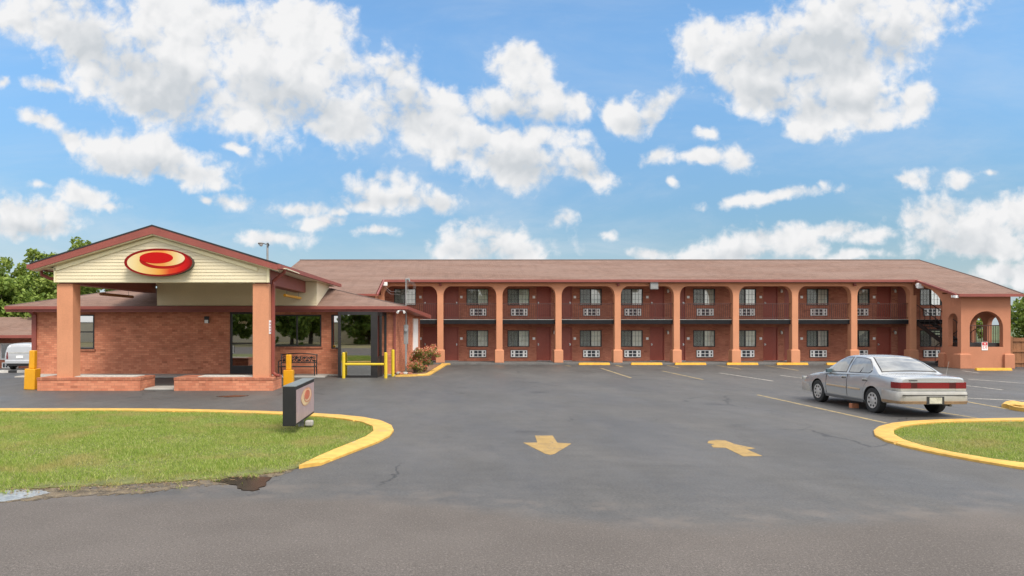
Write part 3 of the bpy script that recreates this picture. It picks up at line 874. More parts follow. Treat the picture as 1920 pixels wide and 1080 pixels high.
def make_door():
    mb = MB(); a = DWD / 2
    mb.box(-a + .05, a - .05, .05, .09, .03, DH - .05)
    for (x0, x1, z0, z1) in ((-a, a, DH - .05, DH), (-a, -a + .05, 0, DH - .05), (a - .05, a, 0, DH - .05)):
        mb.box(x0, x1, -.01, .11, z0, z1)
    dr = mb.build('door', DOORM, bevel=.006)
    h = MB(); h.cyl((0, .05, 1.0), (0, .0, 1.0), .018, n=10); h.lathe([(.0, -.075), (.03, -.07), (.036, -.045), (.02, -.01), (.018, .0)], 'y', (0, 0.0, 1.0), 14); h.box(-.03, .03, .04, .052, .93, 1.07)
    hb = sub(h, 'handle', METAL, dr, smooth=True); hb.location = (-a + .12, 0, 0)
    t_ = MB(); t_.box(-a, a, -.03, .09, 0.0, .028); sub(t_, 'threshold', METAL, dr)
    return dr


def make_ac():
    mb = MB(); a, b = AW / 2, AH / 2; ops_ = []
    for sx in (-1, 1):
        for sz in (-1, 1):
            c_ = a + sx * .385; ops_.append((c_ - .042, c_ + .042, sz * .095 - .062, sz * .095 + .062))
            x0, x1 = sorted((a + sx * .020, a + sx * .225)); ops_.append((x0, x1, sz * .095 - .078, sz * .095 + .078))
    mb.wall((-a, -.07), (a, -.07), -b, b, ops_, (0, .02), 0)
    mb.quad((-a, -.07, b), (a, -.07, b), (a, 0, b), (-a, 0, b)); mb.quad((-a, -.07, -b), (a, -.07, -b), (a, 0, -b), (-a, 0, -b))
    mb.quad((-a, -.07, -b), (-a, -.07, b), (-a, 0, b), (-a, 0, -b)); mb.quad((a, -.07, -b), (a, -.07, b), (a, 0, b), (a, 0, -b))
    o = mb.build('air_conditioner', ACW)
    g = MB(); g.box(-a + .02, a - .02, -.052, -.048, -b + .02, b - .02); sub(g, 'vent', ACD, o)
    g = MB(); g.box(-a - .03, a + .03, -.012, -.001, -b - .035, b + .03); sub(g, 'wall_sleeve', BLACK, o)
    return o


def make_plaque():
    mb = MB(); mb.box(-.075, .075, -.025, 0, -.075, .075); return mb.build('room_plaque', WHITE, bevel=.006)


def make_wall_light():
    mb = MB(); mb.lathe([(.05, -.02), (.06, .0), (.05, .02)], 'y', (0, -.02, .05), 14)
    mb.tube([(0, -.03, .05), (0, -.09, .06), (0, -.11, .03)], .018)
    o = mb.build('wall_light', GALV, smooth=True)
    b = MB(); b.lathe([(.0, -.16), (.045, -.15), (.06, -.09), (.055, -.02), (.03, .03)], 'z', (0, -.11, .03), 14)
    t = NT('frosted lamp glass'); t.bsdf((.85, .82, .75), .4)
    sub(b, 'lamp_glass', t.m, o, smooth=True)
    return o


protos = {}


def place(kind, x, y, z, root, mk):
    if kind not in protos:
        protos[kind] = mk(); o = protos[kind]
    else:
        o = copy_tree(protos[kind])
    o.parent = root; o.location = Vector((x, y, z)) - root.location
    return o


for x in win_x:
    for zf in (Z1, Z2):
        place('w', x, DW, zf + .86 + WH / 2, motel, make_window)
        place('a', x + (.03 if zf == Z1 else .05), DW, zf + .45, motel, make_ac)
random.seed(12)
base_c = [c for c in protos['w'].children if c.name.startswith('curtain')][0].data
var = [base_c]
for ph, (ga, gb), tint in ((2.1, (None, None), (.88, .86, .78)), (4.0, (-.10, .06), (.92, .90, .85)), (5.2, (-.56, -.38), (.80, .80, .76))):
    m2_ = base_c.copy(); m2_.materials.clear(); m2_.materials.append(M('curtain fabric', tint, .9, .06, 3, 9))
    for i, v in enumerate(m2_.vertices):
        xx = v.co.x
        if ga is not None:   # drawn apart: the folds crowd to both sides of a gap
            xx = ga - (ga + WW / 2 - .03) * (1 - (xx + WW / 2) / WW) if xx < (ga + gb) / 2 else gb + (WW / 2 - .03 - gb) * (xx - gb) / (WW / 2 - gb)
            xx = max(-WW / 2 + .03, min(WW / 2 - .03, xx))
        v.co.x = xx; v.co.y = .084 + .017 * math.sin((i // 2) * 1.05 + ph) + .009 * math.sin((i // 2) * .31 + ph)
    var.append(m2_)
wins = [o for o in motel.children if o.name.startswith('window')]
for i, o in enumerate(wins):
    c = [c for c in o.children if c.name.startswith('curtain')][0]; c.data = var[[0, 1, 0, 2, 1, 0, 3, 1, 0, 0, 2, 1][(i * 5) % 12]]
k = 0
for x in door_x:
    for zf in (Z1, Z2):
        d_ = place('d', x, DW, zf, motel, make_door)
        hx = -(DWD / 2 - .12) if x in door_x[5:] else DWD / 2 - .12
        d_.children[0].location.x = hx
        s_ = 1 if x in door_x[:5] else -1
        place('p', x + s_ * .60, DW, zf + 1.36, motel, make_plaque)
for kx in range(0, 5):
    for zf in (Z1, Z2):
        place('l', .2 + period * kx, DW, zf + 1.75, motel, make_wall_light)
# roof
EY, EZ, RY, RZ = 41.2, 4.89, 48.5, 6.65
XL, XR = -9.3, 31.4
mb = MB(); th = .10


def slab(mb, poly, m=0, th=.10, me=1):
    n = len(poly); mb.add(poly, [list(range(n))], m)
    lo_ = [(p[0], p[1], p[2] - th) for p in poly]; mb.add(lo_, [list(range(n - 1, -1, -1))], me)
    for i in range(n):
        j = (i + 1) % n; mb.quad(poly[i], poly[j], lo_[j], lo_[i], me)


TY, TZ = 37.2, 3.90
slab(mb, [(-3.15, EY, EZ), (27.55, EY, EZ), (31.35, EY, EZ), (32.6, RY, RZ), (XL, RY, RZ), (XL, EY, EZ)])
slab(mb, [(27.55, EY, EZ), (27.0, TY, TZ), (30.35, TY, TZ), (31.35, EY, EZ)])
slab(mb, [(XL, EY, EZ), (XL, TY, TZ), (-3.2, TY, TZ), (-3.15, EY, EZ)])
slab(mb, [(32.6, RY, RZ), (31.6, 55.8, 4.89), (XL, 55.8, 4.89), (XL, RY, RZ)])
slab(mb, [(32.6, RY, RZ), (31.35, EY, EZ), (33.0, 44, 4.85), (33.3, 53, 4.85), (31.6, 55.8, 4.89)])
mb.build('roof', [ROOF, TRIM], motel, recalc=False)
mb = MB(); mb.tube([(XL, RY, RZ + .01), (32.6, RY, RZ + .01)], .05, 6); mb.tube([(32.6, RY, RZ + .01), (31.35, EY, EZ + .01), (30.35, TY, TZ + .01)], .035, 6)
mb.build('ridge_cap', M('ridge cap', (.12, .085, .075), .9), motel)
mb = MB(); mb.box(-3.15, 27.55, EY - .10, EY - .004, 4.74, 4.87)
mb.prism([(27.0, TY), (30.35, TY), (30.35, TY - .10), (27.0, TY - .10)], 'z', 3.75, 3.885)
mb.add([(27.5, EY, EZ - .115), (26.95, TY, TZ - .115), (26.95, TY, TZ + .0), (27.5, EY, EZ), (27.42, EY, EZ - .115), (26.87, TY, TZ - .115), (26.87, TY, TZ + .0), (27.42, EY, EZ)],
       [[0, 1, 2, 3], [7, 6, 5, 4], [0, 4, 5, 1], [3, 2, 6, 7], [0, 3, 7, 4], [1, 5, 6, 2]])
mb.add([(-3.1, EY, EZ - .115), (-3.15, TY, TZ - .115), (-3.15, TY, TZ), (-3.1, EY, EZ), (-3.02, EY, EZ - .115), (-3.07, TY, TZ - .115), (-3.07, TY, TZ), (-3.02, EY, EZ)],
       [[0, 1, 2, 3], [7, 6, 5, 4], [0, 4, 5, 1], [3, 2, 6, 7], [0, 3, 7, 4], [1, 5, 6, 2]])
mb.build('gutter', TRIM, motel)

# stair tower at the right end
TX0, TX1, TF = 27.45, 30.05, 37.6


def arch_wall(mb, s0, s1, z0, z1, arches, conv, t):
    "wall with round-headed openings; conv(s, off, z) -> 3-D; arches = (centre, radius, sill, spring)"
    segs = sorted(arches); xs = [s0]
    for c, r, zb, zp in segs: xs += [c - r, c + r]
    xs.append(s1)
    polys = []
    for i in range(0, len(xs), 2): polys.append([(xs[i], z0), (xs[i + 1], z0), (xs[i + 1], z1), (xs[i], z1)])
    for c, r, zb, zp in segs:
        if zb > z0: polys.append([(c - r, z0), (c + r, z0), (c + r, zb), (c - r, zb)])
        polys.append([(c + r, zp), (c + r, z1), (c - r, z1), (c - r, zp)] + arc(c, zp, r, 180, 0, 20)[1:-1])
    for p in polys:
        n = len(p); vs = [conv(a, 0, z) for a, z in p] + [conv(a, t, z) for a, z in p]
        mb.add(vs, [list(range(n - 1, -1, -1)), list(range(n, 2 * n))])
    for c, r, zb, zp in segs:   # reveals
        line = [(c - r, zb)] + arc(c, zp, r, 180, 0, 20) + [(c + r, zb), (c - r, zb)]
        for a, b in zip(line, line[1:]):
            mb.quad(conv(a[0], 0, a[1]), conv(b[0], 0, b[1]), conv(b[0], t, b[1]), conv(a[0], t, a[1]))
    mb.quad(conv(s0, 0, z0), conv(s0, t, z0), conv(s0, t, z1), conv(s0, 0, z1)); mb.quad(conv(s1, 0, z0), conv(s1, t, z0), conv(s1, t, z1), conv(s1, 0, z1))


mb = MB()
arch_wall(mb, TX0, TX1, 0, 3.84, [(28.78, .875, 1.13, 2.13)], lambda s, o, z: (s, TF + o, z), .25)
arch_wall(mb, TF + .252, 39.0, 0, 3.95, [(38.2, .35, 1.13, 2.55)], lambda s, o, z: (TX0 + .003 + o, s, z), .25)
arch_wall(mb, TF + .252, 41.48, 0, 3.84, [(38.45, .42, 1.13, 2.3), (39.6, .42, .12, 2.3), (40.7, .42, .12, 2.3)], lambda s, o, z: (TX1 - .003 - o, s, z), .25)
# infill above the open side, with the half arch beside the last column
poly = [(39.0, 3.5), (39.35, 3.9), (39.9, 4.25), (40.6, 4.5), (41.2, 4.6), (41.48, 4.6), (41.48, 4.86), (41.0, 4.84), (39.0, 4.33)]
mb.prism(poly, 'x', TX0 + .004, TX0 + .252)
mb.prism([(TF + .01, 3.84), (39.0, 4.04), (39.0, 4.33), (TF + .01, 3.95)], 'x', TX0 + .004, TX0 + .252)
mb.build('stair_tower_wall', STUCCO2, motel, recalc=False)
for (xa, xb, ya, yb) in ((TX0 - .13, TX0 + .46, TF - .13, TF + .42), (TX1 - .40, TX1 + .13, TF - .13, TF + .42), (TX0 - .13, TX0 + .3, 38.7, 39.14)):
    mb = MB(); e = .12
    mb.loft([[(xa + q_, ya + q_, z), (xb - q_, ya + q_, z), (xb - q_, yb - q_, z), (xa + q_, yb - q_, z)] for q_, z in ((0, 0), (0, .72), (.03, .76), (e, .79))])
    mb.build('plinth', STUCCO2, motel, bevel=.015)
mb = MB(); mb.box(TX0 + .27, TX1 - .27, TF + .26, 39.2, 1.13, 1.34); mb.build('stair_landing', BLACK, motel)


def flight(xa, xb, ya, za, yb, zb, name):
    mb = MB(); n = 8
    for xx in (xa, xb - .05):
        mb.add([(xx, ya, za - .26), (xx + .05, ya, za - .26), (xx + .05, ya, za), (xx, ya, za), (xx, yb, zb - .26), (xx + .05, yb, zb - .26), (xx + .05, yb, zb), (xx, yb, zb)],
               [[0, 1, 2, 3], [4, 7, 6, 5], [0, 4, 5, 1], [1, 5, 6, 2], [2, 6, 7, 3], [3, 7, 4, 0]])
        mb.tube([(xx + .02, ya, za + .92), (xx + .02, yb, zb + .92)], .02, 6)
        for k in range(7):
            s_ = k / 6; yy, zz = ya + (yb - ya) * s_, za + (zb - za) * s_
            mb.box(xx + .01, xx + .03, yy - .01, yy + .01, zz, zz + .92)
    for k in range(n):
        s_ = (k + .5) / n; yy, zz = ya + (yb - ya) * s_, za + (zb - za) * s_
        mb.box(xa + .05, xb - .05, yy - .13, yy + .13, zz - .06, zz)
    mb.build(name, BLACK, motel)


flight(27.75, 28.7, 41.7, 2.60, 39.2, 1.34, 'staircase'); flight(28.85, 29.75, 39.2, 1.34, 41.6, .12, 'staircase')
mb = MB(); y = TF + .30
mb.box(TX0 + .27, TX1 - .27, y - .02, y + .02, 2.24, 2.28); mb.box(TX0 + .27, TX1 - .27, y - .015, y + .015, 1.42, 1.445)
for k in range(17):
    x = TX0 + .3 + 2.0 * k / 16; mb.box(x - .009, x + .009, y - .009, y + .009, 1.34, 2.24)
mb.build('railing', bpy.data.materials['railing paint'], motel)
# left return under the roof
mb = MB(); arch_wall(mb, -9.0, -3.45, 0, 4.3, [], lambda s, o, z: (s, 39.9 + o, z), .2)
arch_wall(mb, 40.1, 41.5, 0, 4.5, [(40.85, .4, .12, 3.3)], lambda s, o, z: (-3.448 - o, s, z), .2)
mb.build('side_wall', STUCCO, motel, recalc=False)

# ------------------------------------------------------------------ lights and signs on the motel
def floodlight(x, y, z, label, mat, twin=False, sc=1.0):
    t = thing('floodlight', (x, y, z), label, 'floodlight', 'floodlights on the eaves')
    mb = MB(); mb.box(x - .05, x + .05, y, y + .06, z - .06, z + .06); mb.tube([(x, y, z), (x, y - .10, z - .02)], .02, 8); mb.build('bracket', mat, t)
    for sx in ((-1, 1) if twin else (0,)):
        mb = MB(); xx = x + sx * .13
        mb.loft([[(xx - a * sc, y - d_, z - h0 * sc), (xx + a * sc, y - d_, z - h0 * sc), (xx + a * sc, y - d_, z + h1 * sc), (xx - a * sc, y - d_, z + h1 * sc)]
                 for a, d_, h0, h1 in ((.07, .08, .08, .06), (.16, .14, .15, .10), (.17, .30, .20, .11))])
        o = mb.build('lamp_housing', mat, t, bevel=.012)
        mb = MB(); mb.box(xx - .15 * sc, xx + .15 * sc, y - .312, y - .301, z - .17 * sc, z + .08 * sc); mb.build('lens', mat, t)
    return t


floodlight((1224 - CX) / F * D0, D0 - .002, 4.60, 'grey box floodlight above the fifth arch from the left of the arcade', GALV, sc=1.35)
floodlight(27.42, 41.0, 4.55, 'white floodlight at the step of the roof by the stair tower', WHITE, sc=1.0)
floodlight(-3.1, 41.2, 4.65, 'white twin floodlight at the left end of the arcade', WHITE, True, .7)
floodlight(26.95, 37.5, 3.78, 'small white floodlight under the low eave of the stair tower', WHITE, sc=.5)


def dome(x, label):
    t = thing('camera_dome', (x, D0, 4.68), label, 'security camera', 'small red brown cameras on the frieze')
    mb = MB(); mb.box(x - .06, x + .06, D0 - .12, D0 - .001, 4.62, 4.72); mb.build('housing', TRIM, t, bevel=.01)
    mb = MB(); mb.lathe([(0, -.10), (.06, -.09), (.09, -.04), (.09, .0)], 'z', (x, D0 - .10, 4.62), 14); mb.build('lens_dome', TRIM, t, smooth=True)


dome(.17, 'small red brown camera on the frieze over the second column from the left')
dome(10.44, 'small red brown camera on the frieze over the column left of the grey floodlight')
dome(24.1, 'small red brown camera on the frieze over the last but one column')

t = thing('notice_sign', (28.68, TF - .02, 1.1), 'white and red notice sign on the front of the stair tower', 'sign')
x, y, z = 28.68, TF - .022, .96
mb = MB(); mb.box(x - .155, x + .155, y, y + .018, z, z + .43); mb.build('panel', WHITE, t)
RED = M('sign red', (.52, .03, .03), .5, .05); REDB = RED
mb = MB(); mb.box(x - .14, x + .14, y - .004, y - .001, z + .25, z + .415); mb.build('red_field', RED, t)
mb = MB(); mb.box(x - .05, x + .05, y - .008, y - .005, z + .315, z + .35); mb.prism([(x + .02, z + .30), (x + .07, z + .3325), (x + .02, z + .365)], 'y', y - .0085, y - .0055); mb.build('mark', WHITE, t)
mb = MB()
for k, (a, b) in enumerate([(-.12, -.02), (.02, .12), (-.12, -.05), (.0, .12), (-.12, .0), (.04, .11)]):
    zz = z + .19 - .065 * (k // 2); mb.box(x + a, x + b, y - .004, y - .001, zz, zz + .03)
mb.build('lettering', RED, t)

# wheel stops
def wheel_stop_mb(L=1.78):
    mb = MB(); a = L / 2
    mb.loft([[(-xx, -w_, z), (xx, -w_, z), (xx, w_, z), (-xx, w_, z)] for xx, w_, z in ((a, .10, 0), (a, .09, .03), (a - .02, .055, .12), (a - .05, .045, .13))])
    return mb


WSY = paint_mat('wheel stop yellow', (.64, .33, .03), (.4, .34, .25), .60, .6)
sg = 'wheel stops before the rooms'
ws = None
for x, yy, l in [(8.95, 40.95, 'leftmost yellow wheel stop in the row along the arcade'),
                 (11.94, 40.95, 'yellow wheel stop under the arch with the grey box floodlight'),
                 (14.44, 40.95, 'yellow wheel stop just right of the column after the floodlight arch'),
                 (17.4, 40.95, 'yellow wheel stop third from the right in the row along the arcade'),
                 (20.25, 40.95, 'yellow wheel stop second from the right in the row along the arcade'),
                 (23.1, 40.95, 'yellow wheel stop half hidden behind the hood of the silver car'),
                 (27.9, 36.0, 'yellow wheel stop lying before the stair tower')]:
    if ws is None: ws = wheel_stop_mb().build('wheel_stop', WSY, bevel=.01); o = ws
    else: o = ws.copy(); COL.objects.link(o)
    o.location = (x, yy, 0); tag(o, l, 'wheel stop', sg)

# ------------------------------------------------------------------ office
OW = 32.8
office = thing('office_building', (-10, 36, 0), 'low brick motel office with hipped brown roof', 'office')
XA, XB = -18.46, -1.9
WL = (-17.0, -15.68, 1.18, 2.76); DR = (-9.48, -8.30, .06, 2.88); WBIG = (-7.55, -5.30, 1.30, 2.76); WSM = (-4.85, -3.9, 1.20, 2.76)
mb = MB(); mb.wall((XA, OW), (XB, OW), 0, 3.02, [(a - XA, b - XA, c, d) for a, b, c, d in (WL, DR, WBIG, WSM)], (0, .14))
BR = (-.95, 39.2)
side_L = math.dist((XB, OW), BR)
mb.wall((XB, OW), BR, 0, 3.02, [(2.3, 2.85, .95, 2.6)], (-.12, .02))
mb.wall(BR, (XA, 39.2), 0, 2.9, [], (0, 0)); mb.wall((XA, 39.2), (XA, OW), 0, 3.02, [], (0, 0))
mb.quad((XA, OW, .03), (XB, OW, .03), (BR[0], 39.2, .03), (XA, 39.2, .03))
mb.build('wall', BRICK, office, recalc=False)
mb = MB(); mb.box(XA + .2, -2.3, 35.6, 35.7, .03, 3.0); mb.build('partition', M('lobby wall', (.32, .27, .2), .8), office)
# brick sills
mb = MB()
for a, b, c, d in (WL, WBIG, WSM): mb.box(a - .06, b + .06, OW - .05, OW + .10, c - .075, c - .002)
mb.build('sill', SOLDIER, office)


def win(a, b, c, d, parts=2, y=OW, name='window', low=None):
    f = .06; mb = MB()
    for (x0, x1, z0, z1) in ((a, b, d - f, d), (a, b, c, c + f), (a, a + f, c + f, d - f), (b - f, b, c + f, d - f)): mb.box(x0, x1, y - .012, y + .11, z0, z1)
    for k in range(1, parts):
        x = a + (b - a) * k / parts; mb.box(x - .03, x + .03, y - .005, y + .1, c + f, d - f)
    if low: mb.box(a + f, b - f, y + .0, y + .1, low - .03, low + .03)
    o = mb.build(name, BLACK, office)
    g = MB(); g.box(a + f, b - f, y + .05, y + .056, c + f, d - f); p = g.build('pane', GLASS_O, o)
    return o


w_ = win(*WL, 1, low=1.97)
bl = MB(); bl.box(WL[0] + .06, WL[1] - .06, OW + .09, OW + .1, 2.0, 2.7); bl.build('blind', M('window blind', (.36, .34, .29), .8), w_)
win(*WBIG, 2); win(*WSM, 1)
# glazed entrance door
mb = MB(); a, b, c, d = DR
for (x0, x1, z0, z1) in ((a, b, d - .09, d), (a, a + .09, c, d - .09), (b - .09, b, c, d - .09), (a + .09, b - .09, c, c + .36), (a + .09, b - .09, 1.42, 1.48)): mb.box(x0, x1, OW - .01, OW + .10, z0, z1)
dr = mb.build('door', BLACK, office)
g = MB(); g.box(a + .09, b - .09, OW + .05, OW + .056, c + .36, d - .09); g.build('pane', GLASS_O, dr)
g = MB(); g.tube([(a + .16, OW - .06, 1.0), (a + .16, OW - .06, 1.35)], .014); g.tube([(a + .16, OW - .06, 1.02), (a + .16, OW + .0, 1.02)], .01); g.tube([(a + .16, OW - .06, 1.33), (a + .16, OW + .0, 1.33)], .01); g.build('handle', METAL, dr)
cu = bpy.data.curves.new('door_lettering', 'FONT'); cu.body = 'Lobby'; cu.size = .17; cu.extrude = .001; cu.align_x = 'CENTER'; cu.shear = .3
lt = bpy.data.objects.new('lettering', cu); COL.objects.link(lt); lt.parent = dr
lt.location = Vector(((a + b) / 2 - .02, OW + .044, 2.36)) - office.location; lt.rotation_euler = (R(90), 0, 0)
cu.materials.append(M('gold lettering', (.75, .62, .35), .4))
bpy.context.view_layer.update()
lm = bpy.data.meshes.new_from_object(lt.evaluated_get(bpy.context.evaluated_depsgraph_get())); lo2 = bpy.data.objects.new('lettering', lm); COL.objects.link(lo2)
lo2.parent = dr; lo2.location = lt.location; lo2.rotation_euler = lt.rotation_euler; bpy.data.objects.remove(lt); bpy.data.curves.remove(cu); lo2.name = 'lettering'
# dark bay with the glazed walk-up window
VX0, VX1, VXC, VF, VT = -4.32, -2.62, -2.32, 31.15, 2.82
mb = MB()
for (x0, x1, z0, z1) in ((VX0, VX1, VT - .09, VT), (VX0, VX0 + .13, 0, VT - .09), (VX1 - .27, VX1, 0, VT - .09), (VX0 + .13, VX1 - .27, 0, .10)): mb.box(x0, x1, VF, VF + .09, z0, z1)
mb.box(VX0, VX0 + .09, VF + .09, OW - .01, VT - .09, VT); mb.box(VX0, VX0 + .09, VF + .09, OW - .01, 0, .1); mb.box(VX0, VX0 + .09, OW - .12, OW - .01, .1, VT - .09)
for f_ in (0.0, .45, .95):
    xx, yy = VX1 + (VXC - VX1) * f_, VF + .02 + (OW - .08 - VF) * f_
    mb.box(xx - .05, xx + .02, yy, yy + .09, 0, VT - .001)
mb.prism([(VX1 - .05, VF + .1), (VX1, VF + .1), (VXC, OW - .01), (VXC - .05, OW - .01)], 'z', VT - .12, VT - .002)
mb.prism([(VX1 - .05, VF + .1), (VX1, VF + .1), (VXC, OW - .01), (VXC - .05, OW - .01)], 'z', 0, .9)
mb.prism([(VX0, VF), (VX1, VF), (VXC, OW - .01), (VX0, OW - .01)], 'z', VT + .001, VT + .05)
ve = mb.build('glazed_bay', BLACK, office)
g = MB(); g.box(VX0 + .13, VX1 - .27, VF + .04, VF + .046, .10, VT - .09); g.build('pane', glass_mat('bay glass', (.50, .50, .46), .34), ve)
g = MB(); g.quad((VX1 - .025, VF + .1, .9), (VXC - .03, OW - .02, .9), (VXC - .03, OW - .02, VT - .12), (VX1 - .025, VF + .1, VT - .12)); g.build('side_pane', GLASS_O, ve, recalc=False)
g = MB(); g.quad((VX0 + .045, VF + .1, .1), (VX0 + .045, OW - .12, .1), (VX0 + .045, OW - .12, VT - .09), (VX0 + .045, VF + .1, VT - .09)); g.build('side_pane', GLASS_O, ve, recalc=False)
g = MB(); g.box(VX0 + .2, VX1 - .3, OW - .06, OW - .012, .9, 1.0); g.box(VX0 + .22, VX1 - .4, OW - .3, OW - .02, .05, .9); g.build('counter', M('counter wood', (.20, .12, .07), .6), ve)
# roof
ORY, ORZ, OEY, OEZ = 35.9, 4.09, 32.15, 3.13
exL, exR, bkR, bkZ = -19.35, -1.40, -.45, 2.84
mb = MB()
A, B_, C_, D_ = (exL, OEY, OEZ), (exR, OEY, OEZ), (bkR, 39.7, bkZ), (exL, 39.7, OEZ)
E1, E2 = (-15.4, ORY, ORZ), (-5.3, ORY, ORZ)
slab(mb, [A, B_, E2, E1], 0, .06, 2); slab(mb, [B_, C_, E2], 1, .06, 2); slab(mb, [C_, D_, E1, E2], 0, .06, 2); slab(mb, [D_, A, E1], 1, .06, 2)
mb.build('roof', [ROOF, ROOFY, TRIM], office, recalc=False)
mb = MB(); mb.tube([E1, E2], .04, 6); mb.tube([B_, E2], .035, 6); mb.tube([A, E1], .035, 6); mb.build('ridge_cap', bpy.data.materials['ridge cap'], office)
mb = MB(); mb.box(exL, exR, OEY - .11, OEY - .002, OEZ - .14, OEZ - .008); mb.box(exL, exR, OEY + .0, OEY + .03, OEZ - .26, OEZ - .065)
mb.prism([(OEY - .11, exR), (39.7, bkR)] and [(exR, OEY - .11), (bkR, 39.7), (bkR - .11, 39.7), (exR - .11, OEY)], 'z', 0, .001)  # plan guide
mb.f = mb.f[:-6]; mb.m = mb.m[:-6]; mb.v = mb.v[:-8]
v8 = [(exR + .0, OEY - .11, OEZ - .15), (bkR, 39.7, bkZ - .22), (bkR + .1, 39.7, bkZ - .22), (exR + .1, OEY - .11, OEZ - .15)]
mb.add(v8 + [(p[0], p[1], p[2] + (.14 if i in (0, 3) else .215)) for i, p in enumerate(v8)], [[0, 3, 2, 1], [4, 5, 6, 7], [0, 1, 5, 4], [1, 2, 6, 5], [2, 3, 7, 6], [3, 0, 4, 7]])
mb.build('gutter', TRIM, office)
mb = MB(); mb.prism([(exL + .05, OEY + .04), (exR - .05, OEY + .04), (bkR - .05, 39.6), (exL + .05, 39.6)], 'z', 2.80, 2.83); mb.f = []; mb.m = []; mb.v = []
mb.add([(exL + .05, OEY + .035, 2.985), (exR - .05, OEY + .035, 2.985), (bkR - .05, 39.6, 2.68), (exL + .05, 39.6, 2.985)], [[0, 1, 2, 3]])
mb.build('soffit', TRIM, office, recalc=False)


def downspout(x, y, ztop, zbot, parent, ybend, kick=True, s=.05):
    mb = MB(); mb.box(x - s, x + s, y - .05, y + .03, zbot + .1, ztop - .25)
    mb.add([(x - s, y - .05, ztop - .25), (x + s, y - .05, ztop - .25), (x + s, y + .03, ztop - .25), (x - s, y + .03, ztop - .25),
            (x - s, ybend - .05, ztop), (x + s, ybend - .05, ztop), (x + s, ybend + .03, ztop), (x - s, ybend + .03, ztop)],
           [[0, 1, 5, 4], [1, 2, 6, 5], [2, 3, 7, 6], [3, 0, 4, 7]])
    if kick: mb.add([(x - s, y - .05, zbot + .1), (x + s, y - .05, zbot + .1), (x + s, y + .03, zbot + .1), (x - s, y + .03, zbot + .1), (x - s, y - .30, zbot), (x + s, y - .30, zbot), (x + s, y - .28, zbot + .09), (x - s, y - .28, zbot + .09)],
                    [[0, 1, 5, 4], [1, 2, 6, 5], [2, 3, 7, 6], [3, 0, 4, 7]])
    return mb.build('downspout', TRIM, parent)


downspout(-18.40, OW - .05, 3.0, .05, office, OEY, s=.10); downspout(-1.95, OW - .05, 3.0, .05, office, OEY)
mb = MB(); mb.box(-10.62, -10.42, OW - .13, OW - .002, 2.38, 2.68); mb.f = mb.f; lw_ = mb.build('wall_light', BLACK, office, bevel=.01)
g = MB(); g.box(-10.60, -10.44, OW - .14, OW - .05, 2.37, 2.52); g.build('lamp_glass', WHITE, lw_)
# doors and panels on the side wall
sd = (Vector((BR[0] - XB, BR[1] - OW)) / side_L); sn = Vector((sd.y, -sd.x))


def side_panel(s0, s1, z0, z1, off, mat, name):
    mb = MB(); P = [Vector((XB, OW)) + sd * s for s in (s0, s1)]; Q = [p + sn * off for p in P]
    mb.prism([tuple(P[0]), tuple(P[1]), tuple(Q[1]), tuple(Q[0])], 'z', z0, z1); return mb.build(name, mat, office)


side_panel(4.3, 5.6, .05, 2.62, .05, WHITE, 'side_door'); side_panel(2.32, 2.83, .97, 2.58, -.05, BLACK, 'side_window')

# electric service mast on the office corner
mx, my = -1.46, 33.35
mast = thing('service_mast', (mx, my, 0), 'grey electric service mast and meter at the office corner', 'electric mast')
mb = MB(); mb.tube([(mx, my, .02), (mx, my, 4.28)], .033, 10); mb.tube([(mx, my, 4.24), (mx + .02, my, 4.40), (mx + .12, my - .02, 4.42), (mx + .17, my - .02, 4.30)], [.045, .07, .07, .04], 10); mb.build('conduit', GALV, mast, smooth=True)
mb = MB(); mb.box(mx - .10, mx + .11, my - .10, my + .06, 1.40, 2.30); mb.box(mx - .04, mx + .05, my - .10, my - .02, .1, 1.41); mb.build('meter_box', GALV, mast, bevel=.015)
mb = MB(); mb.lathe([(0, -.08), (.07, -.07), (.085, 0)], 'y', (mx, my - .13, 2.05), 16); mb.build('meter', M('meter glass', (.3, .32, .33), .15), mast, smooth=True)
mb = MB()
for k in range(3):
    r_ = .16 + .05 * k
    mb.tube([(mx + .12 + r_ * math.sin(a) * .9 + .1, my - .03 * k, 4.05 + r_ * math.cos(a)) for a in [i * .52 for i in range(13)]], .005, 5)
mb.tube([(mx + .1, my, 4.0), (mx - .3, my + .6, 3.86), (mx - .9, my + 3, 3.98), (mx - 1.6, my + 7.6, 4.55)], .006, 5)
mb.tube([(mx + .1, my, 3.9), (mx - .3, my + .6, 3.72), (mx - .9, my + 3, 3.85), (mx - 1.6, my + 7.6, 4.4)], .006, 5)
mb.build('wire', M('cable', (.25, .24, .23), .6), mast, smooth=True)
tl = thing('corner_floodlight', (-1.62, 32.2, 2.95), 'twin white floodlight bulbs under the office corner eave', 'floodlight')
for sx in (-1, 1):
    mb = MB(); c = (-1.62 + sx * .13, 32.02, 2.87); mb.tube([(-1.62, 32.2, 2.97), (c[0], 32.08, 2.9), (c[0] + sx * .02, 31.96, 2.85)], [.025, .035, .06], 10); mb.build('bulb', WHITE, tl, smooth=True)

# ------------------------------------------------------------------ entrance canopy
CF = 25.0
can = thing('entrance_canopy', (-9.7, 28, 0), 'gabled drive-through canopy with cream siding on two peach pillars', 'canopy')
PX, PZ = -9.85, 5.76
eL, eRf, eRb, eZ = -14.08, -5.52, -5.05, 4.44
def rz(x):  # top of roof at x on the front edge
    return PZ - (PZ - eZ) * abs(x - PX) / (PX - eL if x < PX else eRf - PX)


